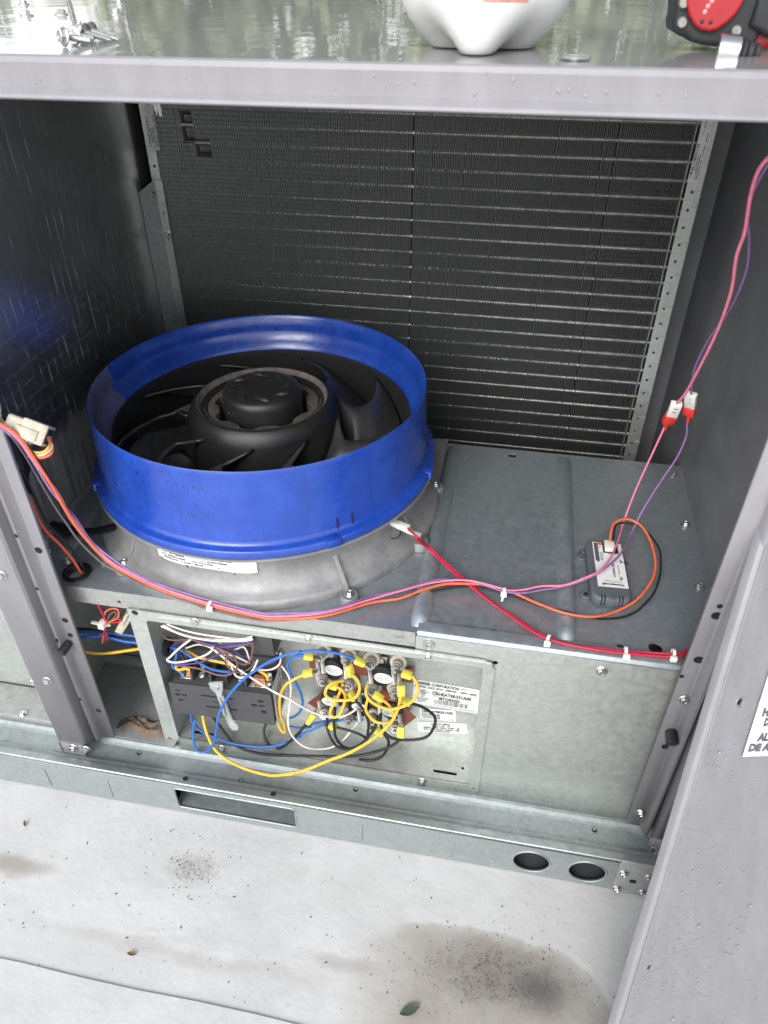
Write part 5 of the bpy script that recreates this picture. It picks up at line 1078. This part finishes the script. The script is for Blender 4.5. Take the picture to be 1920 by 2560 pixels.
EX = .0185; outl = [(EX, tg + sl_ * EX), (.40, tg + sl_ * .40), (.40, .93), (EX, .93)]
hl = []
for px, py, r in ((1853, 1757, .0062), (1626, 2421, .0048)):
    q = pu(px, py); hl.append(circ(q[0], q[1], r, 18))
pan = sheet('panel_sheet', outl, hl, PWm @ Matrix.Translation((0, 0, -sN * .0035)), 'paint_wet', ap, .002, .0012)
q = pu(1853, 1757); lathe('hole_rim', [(.0060, .0010), (.0066, .0022), (.0078, .0022), (.0088, .0008)], 'paint_wet', pan, n=24, W=PWm @ Matrix.Translation((q[0], q[1], -.0025)))
# rolled left edge
V = []; F = []; pe = [(.0305, .0), (.0220, -.0002), (.0185, -.0016), (.0130, -.0065), (.0120, -.0090), (.0120, -.0170), (.0220, -.0170)]
for t in (tg, .93):
    for x, zz in pe: V.append(PWm @ Vector((x, t, sN * (zz + .0 - .0012))))
F = [(i, i + 1, 7 + i + 1, 7 + i) for i in range(6)]
obj('panel_edge', V, F, 'paint_wet', ap, True, 25)
box('panel_back', (0.020, tg + .08, -.0165), (.39, .92, -.013), 'wall_dark', ap, 0, 1, PWm if sN > 0 else PWm @ Matrix.Scale(-1, 4, (0, 0, 1)))
# printed notice
n0 = pu(1855, 1891); nt_ = pu(1919, 1700); nd = (Vector((nt_[0] - n0[0], nt_[1] - n0[1]))).normalized()
def nmap(s, t, o): return PWm @ Vector((n0[0] + .30 * s, n0[1] + .26 * (1 - t), sN * (.0006 + o)))
def ntx(s, px0, py0, px1, py1):
    a = pu(px0, py1); b = pu(px1, py0); S0 = (a[0] - n0[0]) / .30; T0 = 1 - (a[1] - n0[1]) / .26; S1 = (b[0] - n0[0]) / .30; T1 = 1 - (b[1] - n0[1]) / .26; return ('t', s, S0, T0, S1, T0 - T1, True, 0)
z6 = lambda x, y: (1820 + x / 8.51, 1700 + y / 8.51)
items = [ntx('H', *z6(740, 590), *z6(870, 755)), ntx('D', *z6(765, 805), *z6(880, 965)), ntx('AL', *z6(630, 1125), *z6(850, 1285)), ntx('DE A', *z6(440, 1350), *z6(900, 1500))]
# keep cap heights taken from the picture
def fix(it, x0, y0, x1, y1, xr):
    a = pu(*z6(x0, y1)); b = pu(*z6(x0 + 40, y0)); c = pu(*z6(x1, y1)); return ('t', it, (a[0] - n0[0]) / .30, 1 - (a[1] - n0[1]) / .26, (c[0] - n0[0]) / .30, abs(b[1] - a[1]) / .26, 2, 2)
items = [fix('H', 705, 592, 845, 755, 0), fix('D', 735, 805, 855, 965, 0), fix('AL', 592, 1128, 840, 1285, 0), fix('DE A', 412, 1352, 870, 1503, 0)]
sticker('notice', nmap, items, ap, nx=1, ny=1)
# rain beads on the panel: far too many to count
def beads(name, spots, parent, m='bead'):
    V = []; F = []; n = 8
    for W, rx, ry, h in spots:
        b = len(V)
        for k, (s, t) in enumerate(((1, 0), (.82, .55), (.45, .88))):
            for i in range(n): a = 2 * math.pi * i / n; V.append(W @ Vector((rx * s * math.cos(a), ry * s * math.sin(a), h * t)))
        V.append(W @ Vector((0, 0, h))); c = len(V) - 1
        for k in range(2):
            for i in range(n): F.append((b + k * n + i, b + k * n + (i + 1) % n, b + (k + 1) * n + (i + 1) % n, b + (k + 1) * n + i))
        for i in range(n): F.append((b + 2 * n + i, b + 2 * n + (i + 1) % n, c))
    o = obj(name, V, F, m, parent, True, 180); o['kind'] = 'stuff'; return o
rr = random.Random(21); sp_ = []
for _ in range(1500):
    x = rr.uniform(.022, .38); t = rr.uniform(tg + .09, .9); big = rr.random() < .05; r = rr.uniform(.0012, .0022) if big else rr.uniform(.0004, .0011)
    sp_.append((PWm @ Matrix.Translation((x, t, sN * .0002)) @ (Matrix() if sN > 0 else Matrix.Rotation(math.pi, 4, 'X')), r, r * rr.uniform(1, 1.5), r * .5))
for px, py, spx, spy, nn in ((1690, 2440, 75, 70, 160), (1760, 1960, 60, 120, 60)):
    for _ in range(nn):
        q = pu(rr.gauss(px, spx), rr.gauss(py, spy))
        if q[0] < .022: continue
        r = rr.uniform(.0005, .0012); sp_.append((PWm @ Matrix.Translation((q[0], q[1], sN * .0002)) @ (Matrix() if sN > 0 else Matrix.Rotation(math.pi, 4, 'X')), r, r * 1.1, r * .5))
beads('rain_beads', sp_, ap)
sp_ = []
for _ in range(45):
    x = rr.uniform(-.35, .75); z = rr.uniform(LZ0 + .012, LZ1 - .006); r = rr.uniform(.0006, .0013)
    sp_.append((frame((x, -.0696, z), (1, 0, 0), (0, 0, 1)), r, r * rr.uniform(1.1, 2.2), r * .5))
for px, py in ((1036, 206), (1187, 235), (1393, 225), (1423, 225), (1342, 252), (1647, 234), (1284, 200), (1515, 230)):
    p = U(px, py, y=-.0697); sp_.append((frame(p, (1, 0, 0), (0, 0, 1)), .0013, .0024, .0007))
beads('rain_beads', sp_, unit)

# ================================================================== GRIT ON THE ROOF
rr = random.Random(9); bm = bmesh.new()
def chip(p, s, flat_=.5, el=1.):
    W = Matrix.Translation(p) @ Matrix.Rotation(rr.random() * 6, 4, 'Z') @ Matrix.Diagonal((s * el, s * .8, s * flat_, 1)); bmesh.ops.create_icosphere(bm, subdivisions=1, radius=1, matrix=W)
for _ in range(330):
    px, py = rr.uniform(0, 1650), rr.uniform(1960, 2560); p = U(px, py, z=GZ + .0008)
    if p.y > -.112: continue
    chip(p, rr.choice((.0004, .0005, .0006, .0008, .0013)), .5, rr.choice((1, 1, 1.4, 2.2)))
for _ in range(80):
    p = U(rr.gauss(490, 55), rr.gauss(2170, 42), z=GZ + .0008); p.y < -.115 and chip(p, rr.choice((.0006, .0009, .0013)), .4)
for _ in range(260):
    p = U(rr.gauss(1230, 150), rr.gauss(2420, 60), z=GZ + .0008); chip(p, rr.choice((.0005, .0008, .0011)), .4)
g = bmobj('roof_grit', bm, 'grit'); tag(g, 'dark grit and small debris scattered on the white roof', 'grit', kind='stuff')
def lf(px, py, col, label, s=1.):
    p = U(px, py, z=GZ + .002); W = Matrix.Translation(p) @ Matrix.Rotation(rr.random() * 6, 4, 'Z'); V = []; F = []
    for i in range(7):
        t = i / 6; wd = math.sin(math.pi * t) ** .8 * .0075 * s
        for k in (-1, 0, 1): V.append(((t - .5) * .034 * s, k * wd, .0015 * abs(k) + .003 * t * t))
    for i in range(6):
        for k in range(2): F.append((i * 3 + k, i * 3 + k + 1, i * 3 + k + 4, i * 3 + k + 3))
    tag(obj('fallen_leaf', V, F, col, None, True, W=W), label, 'leaf')
M['leafg'] = mat('dead_green_leaf', (.05, .075, .045), .6, 0, .3, 200); M['leafb'] = mat('brown_leaf', (.16, .10, .05), .7, 0, .3, 200)
lf(1024, 2526, 'leafg', 'dark green leaf on the roof by the brown stain'); lf(330, 2385, 'leafb', 'small brown twig leaf on the roof near the seam', .45); lf(63, 2060, 'leafb', 'tan speck leaf on the roof below the left rail', .35)

# ================================================================== WOOD BEHIND (seen mirrored in the wet lid)
rr = np.random.default_rng(2); V = []; F = []
def wood(az0, az1, nclump, hmax):
    for _ in range(nclump):
        az = R_(rr.uniform(az0, az1)); d = rr.uniform(13, 20); h = hmax * (.75 + .25 * math.sin(az * 23) * math.cos(az * 9)); z = GZ + h * rr.random() ** .8
        c = np.array([CAM.x - d * math.sin(az), CAM.y + d * math.cos(az), z]); R0 = rr.uniform(.5, 1.1)
        for _ in range(26):
            p = c + rr.normal(0, R0 * .5, 3); u = rr.normal(0, 1, 3); u /= np.linalg.norm(u); v = np.cross(u, rr.normal(0, 1, 3)); v /= np.linalg.norm(v); s = rr.uniform(.12, .28); b = len(V)
            V.extend([tuple(p - u * s), tuple(p + v * s * .5), tuple(p + u * s), tuple(p - v * s * .5)]); F.append((b, b + 1, b + 2, b + 3))
wood(-75, 28, 1100, 7.5); wood(40, 85, 500, 6.5); wood(28, 40, 60, 1.6)
tw = obj('distant_wood', V, F, 'leaf'); tag(tw, 'green wood standing far behind the unit, mirrored in the lid', 'wood', kind='stuff')
